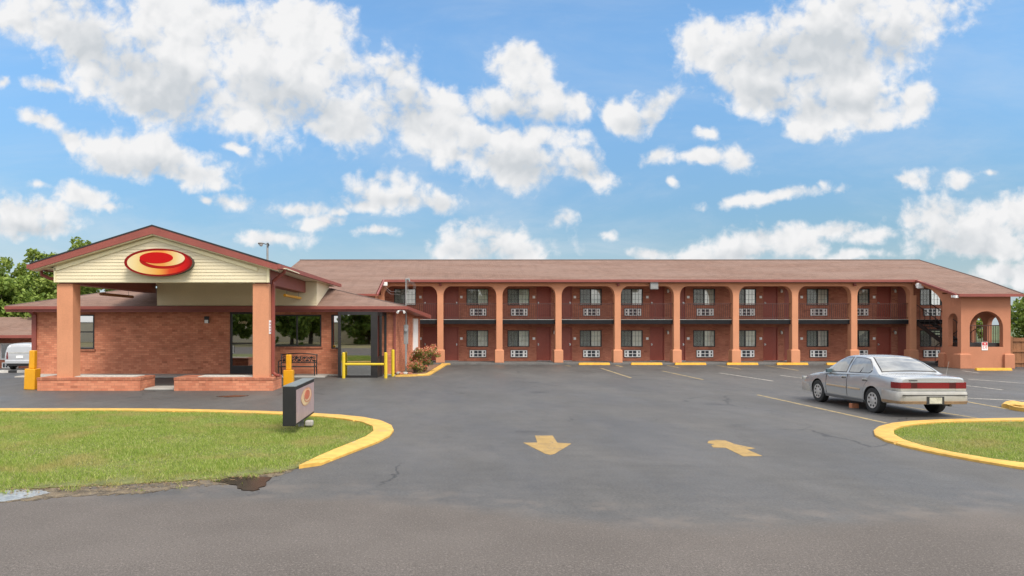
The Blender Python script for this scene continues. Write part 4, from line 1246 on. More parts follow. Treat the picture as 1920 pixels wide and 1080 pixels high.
yF, yB = 24.75, 37.2
mb = MB()
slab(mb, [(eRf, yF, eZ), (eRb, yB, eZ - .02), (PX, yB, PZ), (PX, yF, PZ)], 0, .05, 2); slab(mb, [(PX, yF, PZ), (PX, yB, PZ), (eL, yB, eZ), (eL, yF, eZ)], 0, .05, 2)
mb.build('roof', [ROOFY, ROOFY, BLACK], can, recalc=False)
# rake fascia
mb = MB(); ff = .25
for xa in (eL, eRf):
    p = [(xa, eZ - .055), (PX, PZ - .055), (PX, PZ - .055 - ff * 1.05), (xa, eZ - .055 - ff * .8)]
    mb.prism(p, 'y', yF + .01, yF + .06)
mb.build('fascia', TRIM, can)
mb = MB()
for xa, sg_ in ((eL, 1), (eRf, -1)):
    p = [(xa + sg_ * .75, rz(xa + sg_ * .75) - .38), (PX, PZ - .38), (PX, PZ - .50), (xa + sg_ * .75, rz(xa + sg_ * .75) - .50)]
    mb.prism(p, 'y', CF - .02, CF + .02)
    p = [(xa + sg_ * .04, rz(xa) - .12), (PX, PZ - .12), (PX, PZ - .36), (xa + sg_ * .04, rz(xa) - .27)]
    mb.prism(p, 'y', yF + .062, CF + .2)
mb.build('rake_trim', CREAM, can)
# siding: overlapping boards
def siding(mb, y, x0, x1, z0, z1, topf, bh=.115, d=.018, m=0):
    z = z0
    while z < z1:
        za, zb = z, min(z + bh, z1)
        def lim(zz):
            xs = np.linspace(x0, x1, 400); ok = [x for x in xs if topf(x) >= zz]
            return (ok[0], ok[-1]) if ok else None
        la, lb = lim(za), lim(zb)
        if la is None: break
        if lb is None: lb = ((la[0] + la[1]) / 2,) * 2
        mb.quad((la[0], y - d, za), (la[1], y - d, za), (lb[1], y, zb), (lb[0], y, zb), m)
        mb.quad((la[0], y, za), (la[1], y, za), (la[1], y - d, za), (la[0], y - d, za), m)
        z += bh


mb = MB(); siding(mb, CF + .03, -13.33, -5.93, 3.79, 5.6, lambda x: rz(x) - .40)
mb.prism([(-13.33, 3.80), (-5.93, 3.80), (-5.93, rz(-5.93) - .07), (PX, PZ - .07), (-13.33, rz(-13.33) - .07)], 'y', CF + .034, CF + .1)
mb.build('gable_siding', SIDING, can, recalc=False)
mb = MB(); mb.quad((-13.33, CF + .035, 3.79), (-5.93, CF + .035, 3.79), (-5.93, CF + .035, 4.3), (-13.33, CF + .035, 4.3)); mb.prism([(-13.33, CF + .04), (-5.93, CF + .04), (-5.93, CF + .12), (-13.33, CF + .12)], 'z', 3.77, 4.2)
mb.build('lintel', CREAM, can)
mb = MB(); mb.box(-13.36, -13.30, CF - .02, CF + .1, 3.78, 4.32); mb.box(-5.94, -5.86, CF - .02, CF + .1, 3.78, 4.34); mb.build('corner_board', CREAM, can)
for xa in (-13.33, -6.47):
    mb = MB(); mb.box(xa, xa + .56, CF + .12, CF + .68, .0, 3.74); mb.build('pillar', STUCCO, can, bevel=.02)
    mb = MB(); mb.box(xa - .0, xa + .56, CF + .12, CF + .13, 3.745, 4.2)
for xa in (-13.25, -6.38):
    mb = MB(); mb.box(xa, xa + .46, CF + .13, 32.6, 3.74, 4.24); mb.build('beam', TRIM, can)
mb = MB(); mb.box(eL + .1, -5.3, CF + .15, 37.0, 4.26, 4.29); mb.build('ceiling', M('canopy ceiling', (.75, .68, .50), .7), can)
mb = MB(); siding(mb, 32.25, -12.6, -5.42, 3.16, 4.25, lambda x: 9, .115); 
mb.add([(-5.42, 32.24, 3.15), (-5.42, 35.9, 4.12), (-5.42, 35.9, 4.25), (-5.42, 32.24, 4.25)], [[0, 1, 2, 3]])
mb.add([(-12.6, 32.24, 3.15), (-12.6, 35.9, 4.12), (-12.6, 35.9, 4.25), (-12.6, 32.24, 4.25)], [[0, 3, 2, 1]])
mb.build('back_siding', SIDING, can, recalc=False)
mb = MB()
for xf, xb, s_ in ((eRf, eRb, 1), (eL, eL, -1)):
    v = [(xf, yF + .02, eZ - .20), (xb, yB - .2, eZ - .20), (xb + s_ * .11, yB - .2, eZ - .20), (xf + s_ * .11, yF + .02, eZ - .20)]
    mb = MB(); mb.add(v + [(p[0], p[1], p[2] + .15) for p in v], [[0, 3, 2, 1], [4, 5, 6, 7], [0, 1, 5, 4], [1, 2, 6, 5], [2, 3, 7, 6], [3, 0, 4, 7]])
    mb.build('gutter', TRIM, can)
mb = MB(); s = .055; x = -5.84
mb.box(x - s, x + s, CF + .48, CF + .59, .56, 3.75)
mb.tube([(-5.42, CF + .4, 4.27), (-5.42, CF + .45, 4.18), (x, CF + .53, 3.85), (x, CF + .53, 3.7)], .06, 8)
mb.tube([(x, CF + .53, .6), (x + .1, CF + .47, .52), (x + .26, CF + .42, .50)], .055, 8)
mb.build('downspout', TRIM, can)
mb = MB(); mb.tube([(eL + .0, CF + .5, 4.22), (eL + .02, CF + .5, 4.08), (eL + .3, CF + .5, 3.95), (-13.36, CF + .5, 3.9)], .06, 8); mb.build('downspout', TRIM, can)
# clearance bars hung below the beams
for xa, ya, yb, mt, l in ((-13.0, 27.7, 30.6, M('rusty brown bar', (.30, .13, .045), .6), 'brown clearance bar hanging under the left canopy beam'),
                          (-6.15, 28.9, 32.2, YELO, 'orange yellow clearance bar hanging under the right canopy beam')):
    t = thing('clearance_bar', (xa, ya, 3.5), l, 'clearance bar', 'clearance bars under the canopy')
    mb = MB(); mb.tube([(xa, ya, 3.49), (xa, yb, 3.49)], .06, 10); mb.build('bar', mt, t, smooth=True)
    mb = MB(); mb.tube([(xa, ya + .4, 3.5), (xa, ya + .4, 3.74)], .008, 5); mb.tube([(xa, yb - .4, 3.5), (xa, yb - .4, 3.74)], .008, 5); mb.build('hanger', GALV, t)
# notice plate on the right pillar
t = thing('pillar_notice', (-5.9, CF + .3, 2.1), 'narrow white notice plate with pink marks on the side of the right pillar', 'sign')
xs_ = -5.91 + .003
mb = MB(); mb.box(xs_, xs_ + .012, CF + .16, CF + .44, 1.98, 2.46); mb.build('plate', WHITE, t)
mb = MB()
for k in range(4): mb.box(xs_ + .012, xs_ + .015, CF + .20, CF + .40, 2.04 + k * .1, 2.09 + k * .1)
mb.build('lettering', M('pink marks', (.55, .25, .27), .5), t)


# ------------------------------------------------------------------ emblem, used on the gable and on the small sign
def ell(cx_, cz_, a, b, n=64): return [(cx_ + a * math.cos(2 * math.pi * i / n), cz_ + b * math.sin(2 * math.pi * i / n)) for i in range(n)]


def grad_mat(name, axis, lo, hi, stops, rough=.6):
    t = NT(name); tc = t.new('TexCoord'); sp = t.new('SeparateXYZ'); t.ln(tc.outputs['Object'], sp.inputs[0])
    f = t.ramp(sp.outputs[axis], lo, hi, 0, 1, False); cr = t.new('ValToRGB'); t.ln(f, cr.inputs[0]); e = cr.color_ramp.elements
    e[0].position, e[0].color = stops[0][0], (*stops[0][1], 1); e[1].position, e[1].color = stops[-1][0], (*stops[-1][1], 1)
    for p, c in stops[1:-1]:
        k = e.new(p); k.color = (*c, 1)
    t.bsdf(cr.outputs[0], rough, .15); return t.m


EU, EV = 1.17, .480      # half width, half height of the gable sign
ex, ez, ey = (297.5 - CX) / F * 24.72, H + (HY - 492.2) / F * 24.72, 24.70
emb = thing('oval_sign', (ex, ey, ez), 'red and yellow oval emblem sign on the canopy gable', 'sign')
emb_k = [lambda dx, dz: (ex + dx * EU, ez + dz * EV)]
ey = 24.70
emb.location.y = ey
def E(cxp, cyp, a, b): return [(ex + ((cxp - 880) / 715 + a / 715 * u) * EU, ez + (-(cyp - 475) / 295 + b / 295 * v) * EV) for u, v in [(math.cos(2 * math.pi * i / 72), math.sin(2 * math.pi * i / 72)) for i in range(72)]]


RIM = M('emblem rim red', (.20, .006, .005), .6, .04, spec=.15)
Y1, O1, R1 = (.86, .66, .30), (.85, .36, .06), (.66, .012, .012)
mb = MB(); mb.prism(E(880, 475, 700, 283), 'y', ey + .001, ey + .325); mb.build('sign_box', BLACK, emb)
mb = MB(); mb.prism(E(880, 475, 715, 295), 'y', ey - .03, ey); mb.build('rim', RIM, emb)
mb = MB(); mb.prism(E(890, 480, 662, 255), 'y', ey - .034, ey - .031); mb.build('field', grad_mat('emblem field', 0, -1.1, 1.15, [(0, (.66, .56, .34)), (.22, (.64, .46, .18)), (.5, (.64, .29, .055)), (.66, (.52, .05, .015)), (.85, (.50, .007, .007)), (1, (.28, .006, .006))]), emb)
mb = MB(); mb.prism(E(970, 428, 482, 180), 'y', ey - .038, ey - .035); mb.build('swirl', M('emblem dark red', (.32, .006, .005), .6, .03, spec=.15), emb)
mb = MB(); mb.prism(E(1000, 390, 442, 164), 'y', ey - .042, ey - .039); mb.build('crescent', grad_mat('emblem crescent', 0, -.5, .85, [(0, (.64, .29, .08)), (.5, (.64, .27, .06)), (.8, (.64, .45, .19)), (1, (.66, .56, .34))]), emb)
mb = MB(); mb.prism(E(846, 380, 352, 119), 'y', ey - .046, ey - .043); mb.build('centre_disc', M('emblem red', (.44, .004, .004), .6, .03, spec=.15), emb)

# brick planters
def planter(x0, x1, label):
    y0, y1, zt_ = 25.3, 26.35, .46
    if label.startswith('left'): y0 = 25.0
    y0 = 25.0
    t = thing('brick_planter', ((x0 + x1) / 2, y0, 0), label, 'planter', 'low brick planters under the canopy pillars')
    mb = MB(); mb.box(x0, x1, y0, y1, -.01, zt_ - .11, 0); mb.box(x0 - .012, x1 + .012, y0 - .012, y1 + .012, zt_ - .108, zt_, 1); mb.build('wall', [BRICK, SOLDIER], t, bevel=.012)
    mb = MB(); mb.box(x0 + .75, x1 - .25, y0 + .25, y1 - .3, zt_ + .001, zt_ + .025); mb.build('gravel_top', M('white gravel', (.48, .45, .40), .9, .35, 8, 60, .02, 60) if 'white gravel' not in bpy.data.materials else bpy.data.materials['white gravel'], t)


planter(-13.95, -10.37, 'left low brick planter, under the pillar nearer the minivan'); planter(-9.18, -5.72, 'right low brick planter, under the pillar by the downspout')
mb = MB(); mb.box(-10.3, -9.25, 25.2, 26.3, 0, .07); tag(mb.build('step', CONC, bevel=.02), 'concrete step between the planters', 'step', kind='structure')
mb = MB(); mb.box(-18.4, -4.9, 31.2, OW - .002, -.01, .055); mb.box(-4.9, -1.9, 32.3, OW - .002, -.01, .05); tag(mb.build('sidewalk', CONC, bevel=.015), 'concrete pavement along the office wall', 'sidewalk', kind='structure')
mb = MB(); mb.box(-9.75, -8.0, 31.5, 32.5, .056, .07); tag(mb.build('door_mat', BLACK), 'black mat before the office door', 'mat')


# ------------------------------------------------------------------ bollards and guard
def bollard(x, y, label, sw, sh, pw, ph, tilt=0.0):
    t = thing('bollard', (x, y, 0), label, 'bollard', 'yellow bollards')
    mb = MB(); mb.lathe([(sw / 2 - .01, 0), (sw / 2, .02), (sw / 2, sh - .02), (sw / 2 - .02, sh)], 'z', (x, y, 0), 4 if False else 18)
    mb = MB(); a = sw / 2; mb.box(x - a, x + a, y - a, y + a, 0, sh); mb.build('sleeve', YELO, t, bevel=.02)
    mb = MB(); a = pw / 2; mb.box(x - a, x + a, y - a, y + a, sh, ph); mb.build('post', YELO, t, bevel=.03)
    t.rotation_euler = (0, tilt, 0)
    return t


bollard((60 - CX) / F * 25.6, 25.6, 'orange yellow bollard with wide sleeve beside the left planter', .38, .74, .20, 1.39, R(2))
bollard((541.5 - CX) / F * 27.0, 27.0, 'orange yellow bollard with wide sleeve between small sign and bench', .35, .60, .19, 1.18)
gr = thing('guard_rail', (-3.15, 30.85, 0), 'yellow steel guard rail before the dark glazed bay', 'guard rail')
for x in (-4.03, -2.22):
    mb = MB(); mb.tube([(x, 30.85, 0), (x, 30.85, 1.08), (x, 30.85, 1.11)], [.072, .072, .045], 14); mb.build('post', YELD, gr, smooth=True)
mb = MB(); mb.tube([(-3.95, 30.85, .60), (-2.30, 30.85, .60)], .052, 10); mb.build('rail', YELD, gr, smooth=True)
mb = MB(); mb.tube([(-1.98, 32.0, 0), (-1.98, 32.0, 1.16), (-1.98, 32.0, 1.19)], [.072, .072, .045], 14)
tag(mb.build('bollard', YELD, smooth=True), 'slim yellow post standing alone right of the guard rail', 'bollard', 'yellow bollards')

# ------------------------------------------------------------------ bench
bx0, bx1, by = -7.02, -5.38, 32.05
be = thing('garden_bench', ((bx0 + bx1) / 2, by, .05), 'black metal bench with scrollwork back under the office window', 'bench')
ox = .05
for x in (bx0 + .03, bx1 - .03):
    mb = MB(); mb.tube([(x, by - .45, ox), (x, by - .45, .42), (x, by - .45, .66), (x, by - .40, .69), (x, by + .12, .70)], .026, 6); mb.tube([(x, by - .47, .44), (x, by + .08, .42)], .02, 6); mb.build('arm', BLACK, be)
    mb = MB(); mb.tube([(x, by + .16, ox), (x, by + .06, .44), (x, by + .12, .70), (x, by + .2, .98)], .028, 6); mb.build('leg', BLACK, be)
mb = MB(); mb.tube([(bx0, by - .47, .45), (bx1, by - .47, .45)], .026, 6); mb.tube([(bx0, by + .07, .43), (bx1, by + .07, .43)], .02, 6)
for k in range(9): mb.box(bx0 + .05, bx1 - .05, by - .44 + k * .058, by - .40 + k * .058, .44, .455)
mb.build('seat', BLACK, be)
mb = MB(); n = 24
top = [(bx0 + (bx1 - bx0) * i / n, by + .2, .93 + .085 * math.sin(math.pi * i / n) ** .8) for i in range(n + 1)]
mb.tube(top, .026, 6); mb.tube([(bx0, by + .13, .60), (bx1, by + .13, .60)], .024, 6)
random.seed(5)
for k in range(26):
    cxk = bx0 + .15 + (bx1 - bx0 - .3) * (k % 13) / 12; ck = .69 + .13 * (k // 13); r_ = random.uniform(.05, .085); s0 = random.uniform(0, 6); dr_ = random.choice((-1, 1))
    mb.tube([(cxk + r_ * (1 - i * .055) * math.cos(s0 + dr_ * i * .55), by + .165, ck + r_ * (1 - i * .055) * math.sin(s0 + dr_ * i * .55)) for i in range(12)], .018, 5)
    if k % 3 == 0: mb.lathe([(0, -.01), (.05, 0), (0, .01)], 'y', (cxk, by + .165, ck), 8)
mb.build('backrest', BLACK, be)

# ------------------------------------------------------------------ small box sign on the lawn
sg0, sg1, szb, szt = 14.9, 17.15, .20, 1.02
sgx1, sgx0 = -2.945, -3.215
sg = thing('box_sign', (-3.08, 16.0, .05), 'small dark box sign with faded emblem standing on the left lawn', 'sign', rz=0)
mb = MB(); mb.box(sgx0, sgx1, sg0, sg1, szb, szt); mb.build('cabinet', M('sign cabinet', (.010, .010, .011), .6, .2), sg, bevel=.012)
mb = MB(); mb.box(sgx0 - .004, sgx1 + .012, sg0 - .004, sg1 + .004, szt + .001, szt + .014); mb.build('lid', M('grey lid', (.14, .16, .16), .5, .2), sg)
mb = MB(); mb.quad((sgx1 + .004, sg0 + .05, szb + .05), (sgx1 + .004, sg1 - .05, szb + .05), (sgx1 + .004, sg1 - .05, szt - .07), (sgx1 + .004, sg0 + .05, szt - .07)); mb.build('face', M('faded pink panel', (.36, .270, .285), .4, .10, 1.5, 6), sg, recalc=False)
ecy, ecz, ea, eb = 16.12, .70, .64, .20
for k, (cy_, cz_, a_, b_, mt) in enumerate([(ecy, ecz, ea, eb, M('faded tan', (.50, .27, .17), .4)), (ecy - .05, ecz - .005, ea * .88, eb * .86, M('faded yellow', (.62, .46, .27), .4)),
                                            (ecy + .12, ecz + .02, ea * .74, eb * .76, M('faded orange', (.52, .20, .11), .4)), (ecy + .10, ecz + .03, ea * .66, eb * .66, M('faded cream', (.64, .45, .30), .4)), (ecy + .02, ecz + .04, ea * .50, eb * .54, M('faded red', (.50, .13, .07), .4))]):
    xx = sgx1 + .007 + .003 * k
    mb = MB(); mb.prism(ell(cy_, cz_, a_, b_), 'x', xx, xx + .002); mb.build('emblem', mt, sg)
mb = MB(); mb.cyl((-3.06, 16.1, .0), (-3.06, 16.1, szb - .002), .07, n=14); mb.build('post', GALV, sg, smooth=True)
mb = MB(); mb.box(-2.95, -2.78, 15.95, 16.15, .05, .17); mb.build('footing', CONC, sg, bevel=.03)


# ------------------------------------------------------------------ car
def interp(t, xs, ys): return float(np.interp(t, xs, ys))


PAINT = M('silver car paint', (.45, .462, .47), .24, .03, .8, 3, metal=.45, coat=.6)
BUMP = M('bumper plastic silver', (.41, .395, .365), .38, .08, 2, 8, metal=.3, coat=.3)
TYRE = M('tyre rubber', (.022, .022, .022), .85, .25)
RIMM = M('alloy', (.55, .55, .54), .38, .06, metal=.55)
CGLASS = M('tinted car glass', (.27, .27, .255), .05, .25, 1.6, 4, spec=.8, coat=1.0)
LAMP = M('tail lamp red', (.17, .004, .007), .22, .1, 3, 30, coat=.35)
LAMPD = M('tail lamp dark red', (.06, .003, .004), .22, .1, coat=.35)
TAN = M('moulding tan', (.46, .34, .22), .5, .1)
SEAM = M('panel gap', (.03, .03, .03), .8, .1)


def make_car(root, L=4.8):
    ys = [0, .05, .15, .4, .85, 1.2, 1.7, 2.2, 2.7, 3.1, 3.4, 3.8, 4.2, 4.5, 4.68, 4.76, 4.8]
    shl = lambda y: interp(y, [0, .05, .15, .85, 1.3, 2.2, 3.0, 3.3, 3.8, 4.3, 4.6, 4.8], [.955, .985, .995, 1.035, 1.03, .985, .95, .935, .88, .80, .72, .62])
    hw = lambda y: interp(y, [0, .05, .15, .5, 1.0, 3.5, 4.1, 4.5, 4.7, 4.8], [.80, .835, .86, .882, .89, .89, .87, .82, .75, .66])
    bot = lambda y: interp(y, [0, .3, .8, 1.4, 3.4, 4.0, 4.8], [.36, .33, .27, .24, .23, .23, .26])

    def sect(y):
        w_, zs_, zb_ = hw(y), shl(y), bot(y)
        h = zs_ - zb_
        return [(0, zb_), (w_ * .80, zb_), (w_ * .93, zb_ + .02), (w_ * .975, zb_ + .08), (w_ * .995, zb_ + h * .36), (w_, zb_ + h * .50), (w_ * .992, zb_ + h * .68),
                (w_ * .972, zb_ + h * .86), (w_ * .95, zs_ - .035), (w_ * .915, zs_ - .010), (w_ * .86, zs_ + .0), (w_ * .5, zs_ + .018), (0, zs_ + .024)]

    def sx(y, z):
        s_ = sect(y)[2:10]; return interp(z, [p[1] for p in s_], [p[0] for p in s_])
    # lower shell
    rings = []
    yy = sorted(set(ys + [i * .15 for i in range(1, 32)]))
    for y in yy:
        h = sect(y); rings.append([(-p[0], y, p[1]) for p in h] + [(p[0], y, p[1]) for p in h[-2:0:-1]])
    mb = MB(); mb.loft(rings); body = mb.build('body', [PAINT, SEAM])
    me = body.data
    # wheel openings
    cutters = []
    for yc in (1.05, 3.70):
        c = MB(); c.cyl((-1.2, yc, .33), (1.2, yc, .33), .375, n=40, m=1); ob = c.build('cut', [PAINT, SEAM]); cutters.append(ob)
        b = body.modifiers.new('arch', 'BOOLEAN'); b.operation = 'DIFFERENCE'; b.object = ob; b.solver = 'EXACT'
    bpy.context.view_layer.update()
    dg = bpy.context.evaluated_depsgraph_get(); nm = bpy.data.meshes.new_from_object(body.evaluated_get(dg))
    body.modifiers.clear(); body.data = nm
    for c in cutters: bpy.data.objects.remove(c)
    # greenhouse joined into the body mesh
    zr = lambda y: interp(y, [.78, .86, 1.05, 1.3, 1.52, 1.66, 1.9, 2.2, 2.45, 2.6, 2.8, 3.1, 3.38], [1.02, 1.055, 1.165, 1.30, 1.395, 1.435, 1.455, 1.46, 1.45, 1.425, 1.32, 1.12, .935])
    sg_ = lambda z: .845 - (z - 1.0) * .50 - max(0, z - 1.3) * .35
    bm = bmesh.new(); bm.from_mesh(nm)
    gy = [.78, .86, .95, 1.05, 1.17, 1.3, 1.42, 1.52, 1.6, 1.66, 1.78, 1.9, 2.05, 2.2, 2.35, 2.45, 2.53, 2.6, 2.7, 2.8, 2.95, 3.1, 3.25, 3.38]
    rr = []
    for y in gy:
        z0 = shl(y) - .05; zt_ = max(zr(y), z0 + .02); e = min(.05, (zt_ - z0) * .5)
        h = [(sg_(z0), z0), (sg_((z0 + zt_ - e) / 2), (z0 + zt_ - e) / 2), (sg_(zt_ - e), zt_ - e), (sg_(zt_ - e * .45) - .008, zt_ - e * .45), (sg_(zt_) - .045, zt_ - .004), (sg_(zt_) * .6, zt_ + .012), (0, zt_ + .02)]
        rr.append([(-p[0], y, p[1]) for p in h] + [(p[0], y, p[1]) for p in h[-2::-1]])
    rv = [[bm.verts.new(p) for p in r_] for r_ in rr]
    for a, b in zip(rv, rv[1:]):
        for i in range(len(a) - 1): bm.faces.new((a[i], a[i + 1], b[i + 1], b[i]))
    bmesh.ops.recalc_face_normals(bm, faces=bm.faces); bm.to_mesh(nm); bm.free()
    nm.polygons.foreach_set('use_smooth', [True] * len(nm.polygons)); nm.set_sharp_from_angle(angle=R(32))
    body.parent = root; body.name = 'body'
    # rear and front glass
    def roofpt(x, y, off):
        z = zr(y); w_ = sg_(z); k = abs(x) / max(.01, w_ - .045)
        return (x, y, z + .02 - .024 * min(1, k) ** 1.5 + off)

    def top_glass(y0, y1, name, ins):
        mb = MB(); ny, nx = 12, 12; vs = []
        for i in range(ny + 1):
            y = y0 + (y1 - y0) * i / ny; w_ = sg_(zr(y)) - ins
            for j in range(nx + 1): vs.append(roofpt(-w_ + 2 * w_ * j / nx, y, .010))
        mb.add(vs, [[i * (nx + 1) + j, i * (nx + 1) + j + 1, (i + 1) * (nx + 1) + j + 1, (i + 1) * (nx + 1) + j] for i in range(ny) for j in range(nx)])
        return sub(mb, name, CGLASS, root, smooth=True, recalc=False)
    top_glass(.915, 1.565, 'rear_window', .115); top_glass(2.60, 3.28, 'windshield', .10)
    for nme, y0, y1 in (('rear_window_seal', .885, 1.595),):
        mb = MB()
        for s_ in (-1, 1):
            pts_ = [roofpt(s_ * (sg_(zr(y)) - .100), y, .004) for y in np.linspace(y0, y1, 10)]
            mb.tube(pts_, .012, 5)
        for y in (y0 + .015, y1 - .015):
            w_ = sg_(zr(y)) - .10; mb.tube([roofpt(x, y, .004) for x in np.linspace(-w_, w_, 9)], .012, 5)
        sub(mb, nme, BLACK, root)
    # doors with their windows
    def side_patch(poly, s_, off, name, mat, par, usegl=True, dz=None):
        mb = MB(); fx = (lambda y, z: sg_(z)) if usegl else sx
        c = (sum(p[0] for p in poly) / len(poly), sum(p[1] for p in poly) / len(poly))
        n = len(poly); vs = [(s_ * (fx(*c) + off), c[0], c[1])]
        rng = 4
        for k in range(1, rng + 1):
            for p in poly:
                y, z = c[0] + (p[0] - c[0]) * k / rng, c[1] + (p[1] - c[1]) * k / rng; vs.append((s_ * (fx(y, z) + off), y, z))
        fs = [[0, 1 + i, 1 + (i + 1) % n] for i in range(n)]
        for k in range(rng - 1):
            fs += [[1 + k * n + i, 1 + (k + 1) * n + i, 1 + (k + 1) * n + (i + 1) % n, 1 + k * n + (i + 1) % n] for i in range(n)]
        # rim back to the body
        o_ = len(vs); vs += [(s_ * (fx(*p) - .004), p[0], p[1]) for p in poly]; b_ = 1 + (rng - 1) * n
        fs += [[b_ + i, o_ + i, o_ + (i + 1) % n, b_ + (i + 1) % n] for i in range(n)]
        mb.add(vs, fs); return sub(mb, name, mat, par, smooth=True)

    def dens(poly, k=6):
        r_ = []
        for a, b in zip(poly, poly[1:] + poly[:1]):
            for i in range(k): r_.append((a[0] + (b[0] - a[0]) * i / k, a[1] + (b[1] - a[1]) * i / k))
        return r_
    fd = [(3.20, .33), (3.22, .62), (3.16, .935), (2.19, .965), (2.19, .33)]
    rd = [(2.165, .33), (2.165, .965), (1.16, 1.0), (1.22, .86), (1.36, .72), (1.45, .55), (1.47, .33)]
    fw = [(3.06, .975), (2.62, 1.345), (2.50, 1.385), (2.28, 1.395), (2.25, 1.00)]
    rw = [(2.10, 1.005), (2.13, 1.395), (1.70, 1.39), (1.50, 1.365), (1.33, 1.28), (1.20, 1.16), (1.17, 1.10), (1.20, 1.055), (1.26, 1.035)]
    for s_ in (-1, 1):
        for dpoly, wpoly, hy in ((fd, fw, 2.33), (rd, rw, 1.36)):
            d_ = side_patch(dens(dpoly), s_, .006, 'door', PAINT, root, False)
            y0, y1 = min(p[0] for p in dpoly), max(p[0] for p in dpoly)
            side_patch(dens([(p[0] + (p[0] - (sum(q[0] for q in wpoly) / len(wpoly))) * .06, p[1] + (p[1] - 1.2) * .09) for p in wpoly], 3), s_, .004, 'window_seal', BLACK, d_)
            side_patch(dens(wpoly, 3), s_, .010, 'window', CGLASS, d_)
            h = MB(); xx = sx(hy, .86); h.add([], []); h.box(min(s_ * (xx + .0), s_ * (xx + .03)), max(s_ * (xx + .0), s_ * (xx + .03)), hy - .09, hy + .09, .835, .875); sub(h, 'handle', BUMP, d_, bevel=.008)
            h = MB(); xx = sx(hy, .86); h.box(min(s_ * (xx + .0), s_ * (xx + .012)), max(s_ * (xx + .0), s_ * (xx + .012)), hy - .10, hy + .10, .80, .836); sub(h, 'handle_recess', SEAM, d_)
            mm = MB(); pa, pb = (max(y0, 1.56), y1 - .06)
            rgs = []
            for y in np.linspace(pa, pb, 8):
                xx = sx(y, .57); rgs.append([(s_ * (xx + .004), y, .545), (s_ * (xx + .022), y, .553), (s_ * (xx + .022), y, .587), (s_ * (xx + .004), y, .597)])
            mm.loft(rgs); sub(mm, 'moulding', TAN, d_)
            gp_ = MB()
            seam_y = [2.178] if dpoly is fd else [1.165]
            if dpoly is fd:
                for yv in (2.1775, 3.22):
                    rg = []
                    for z in np.linspace(.33, .95, 9):
                        xx = sx(yv, z) + .0075; rg.append([(s_ * xx, yv - .007, z), (s_ * xx, yv + .007, z), (s_ * (xx - .01), yv + .007, z), (s_ * (xx - .01), yv - .007, z)])
                    gp_.loft(rg)
                sub(gp_, 'seam', SEAM, d_)
        # quarter glass bar, sill skirt
        q_ = MB(); q_.tube([(s_ * (sg_(1.03) + .012), 1.62, 1.03), (s_ * (sg_(1.385) + .012), 1.50, 1.36)], .014, 5); sub(q_, 'window_bar', BLACK, root)
        sk = MB(); rgs = []
        for y in np.linspace(1.46, 3.28, 14):
            xx = sx(y, .30); rgs.append([(s_ * (xx - .05), y, .22), (s_ * (xx + .002), y, .23), (s_ * (xx + .008), y, .30), (s_ * (xx - .02), y, .31)])
        sk.loft(rgs); sub(sk, 'sill_skirt', M('dark sill', (.10, .10, .10), .6) if 'dark sill' not in bpy.data.materials else bpy.data.materials['dark sill'], root)
        # mirror
        mr = MB(); c0 = s_ * (sx(2.98, .94) + .10)
        mr.loft([[(c0 + s_ * a, 2.97 + b, .985 + c) for a, c in ((-.09 * k, -.055 * k), (.09 * k, -.06 * k), (.10 * k, .05 * k), (-.08 * k, .065 * k))] for b, k in ((-.03, .95), (.03, 1), (.10, .75), (.13, .4))])
        mr.box(min(s_ * (sx(2.98, .93) - .05), c0), max(s_ * (sx(2.98, .93) - .05), c0), 2.99, 3.04, .935, .965)
        mo = sub(mr, 'mirror', M('mirror housing', (.07, .11, .13), .3, .1) if 'mirror housing' not in bpy.data.materials else bpy.data.materials['mirror housing'], root, bevel=.012)
    # lamps and rear panel
    def wrap(z0, z1, name, mat, xa, xb, off, side=False):
        "band on the rear face from xa to xb; at the corners it wraps round the side"
        mb = MB(); line = [(x, -off) for x in np.linspace(xa, xb, 8)]
        if side:
            s_ = 1 if xb > 0 else -1
            wr = [(.805 + off, -off), (.84 + off, .03), (.862 + off, .10), (.872 + off, .20), (.876 + off, .26)]
            line = [(s_ * x, y) for x, y in ([(abs(xa if s_ > 0 else xb), -off)] + wr)]
        rgs = [[(x, y, z0), (x, y, z1), (x * .97, max(y, 0) + .03, z1), (x * .97, max(y, 0) + .03, z0)] for x, y in line]
        mb.loft(rgs); return sub(mb, name, mat, root)
    wrap(.725, .875, 'tail_lamp', LAMP, .56, .80, .014, True); wrap(.725, .875, 'tail_lamp', LAMP, -.80, -.56, .014, True)
    wrap(.725, .87, 'centre_lamp_bar', LAMP, -.555, .555, .011)
    for s_ in (-1, 1):
        mb = MB(); mb.box(min(s_ * .40, s_ * .557), max(s_ * .40, s_ * .557), -.013, -.0115, .73, .865); sub(mb, 'reverse_lamp', LAMPD, root)
    wrap(.668, .722, 'lamp_trim', BUMP, .56, .80, .010, True); wrap(.668, .722, 'lamp_trim', BUMP, -.80, -.56, .010, True); wrap(.672, .722, 'lamp_trim', BUMP, -.555, .555, .008)
    mb = MB(); mb.box(-.57, .57, -.018, 0, .876, .89); sub(mb, 'chrome_strip', METAL, root)
    # bumpers
    def bumper(y_end, sgn, z0, z1, name, out):
        mb = MB(); rgs = []
        prof = [(.915, .62), (.905, .30), (.885, .10), (.835, 0), (.70, -.035), (.4, -.05), (0, -.055)]
        full = [(-x * out, y) for x, y in prof] + [(x * out, y) for x, y in prof[-2::-1]]
        for x, y in full:
            yv = y_end + sgn * y; ins = .06
            nx = x * (1 - .05); ny_ = y_end + sgn * (y + ins)
            rgs.append([(nx, ny_, z0 + .03), (x * .985, y_end + sgn * (y + .012), z0), (x, yv, z0 + .07), (x, yv, z1 - .05), (x * .985, y_end + sgn * (y + .012), z1 - .008), (nx, ny_, z1)])
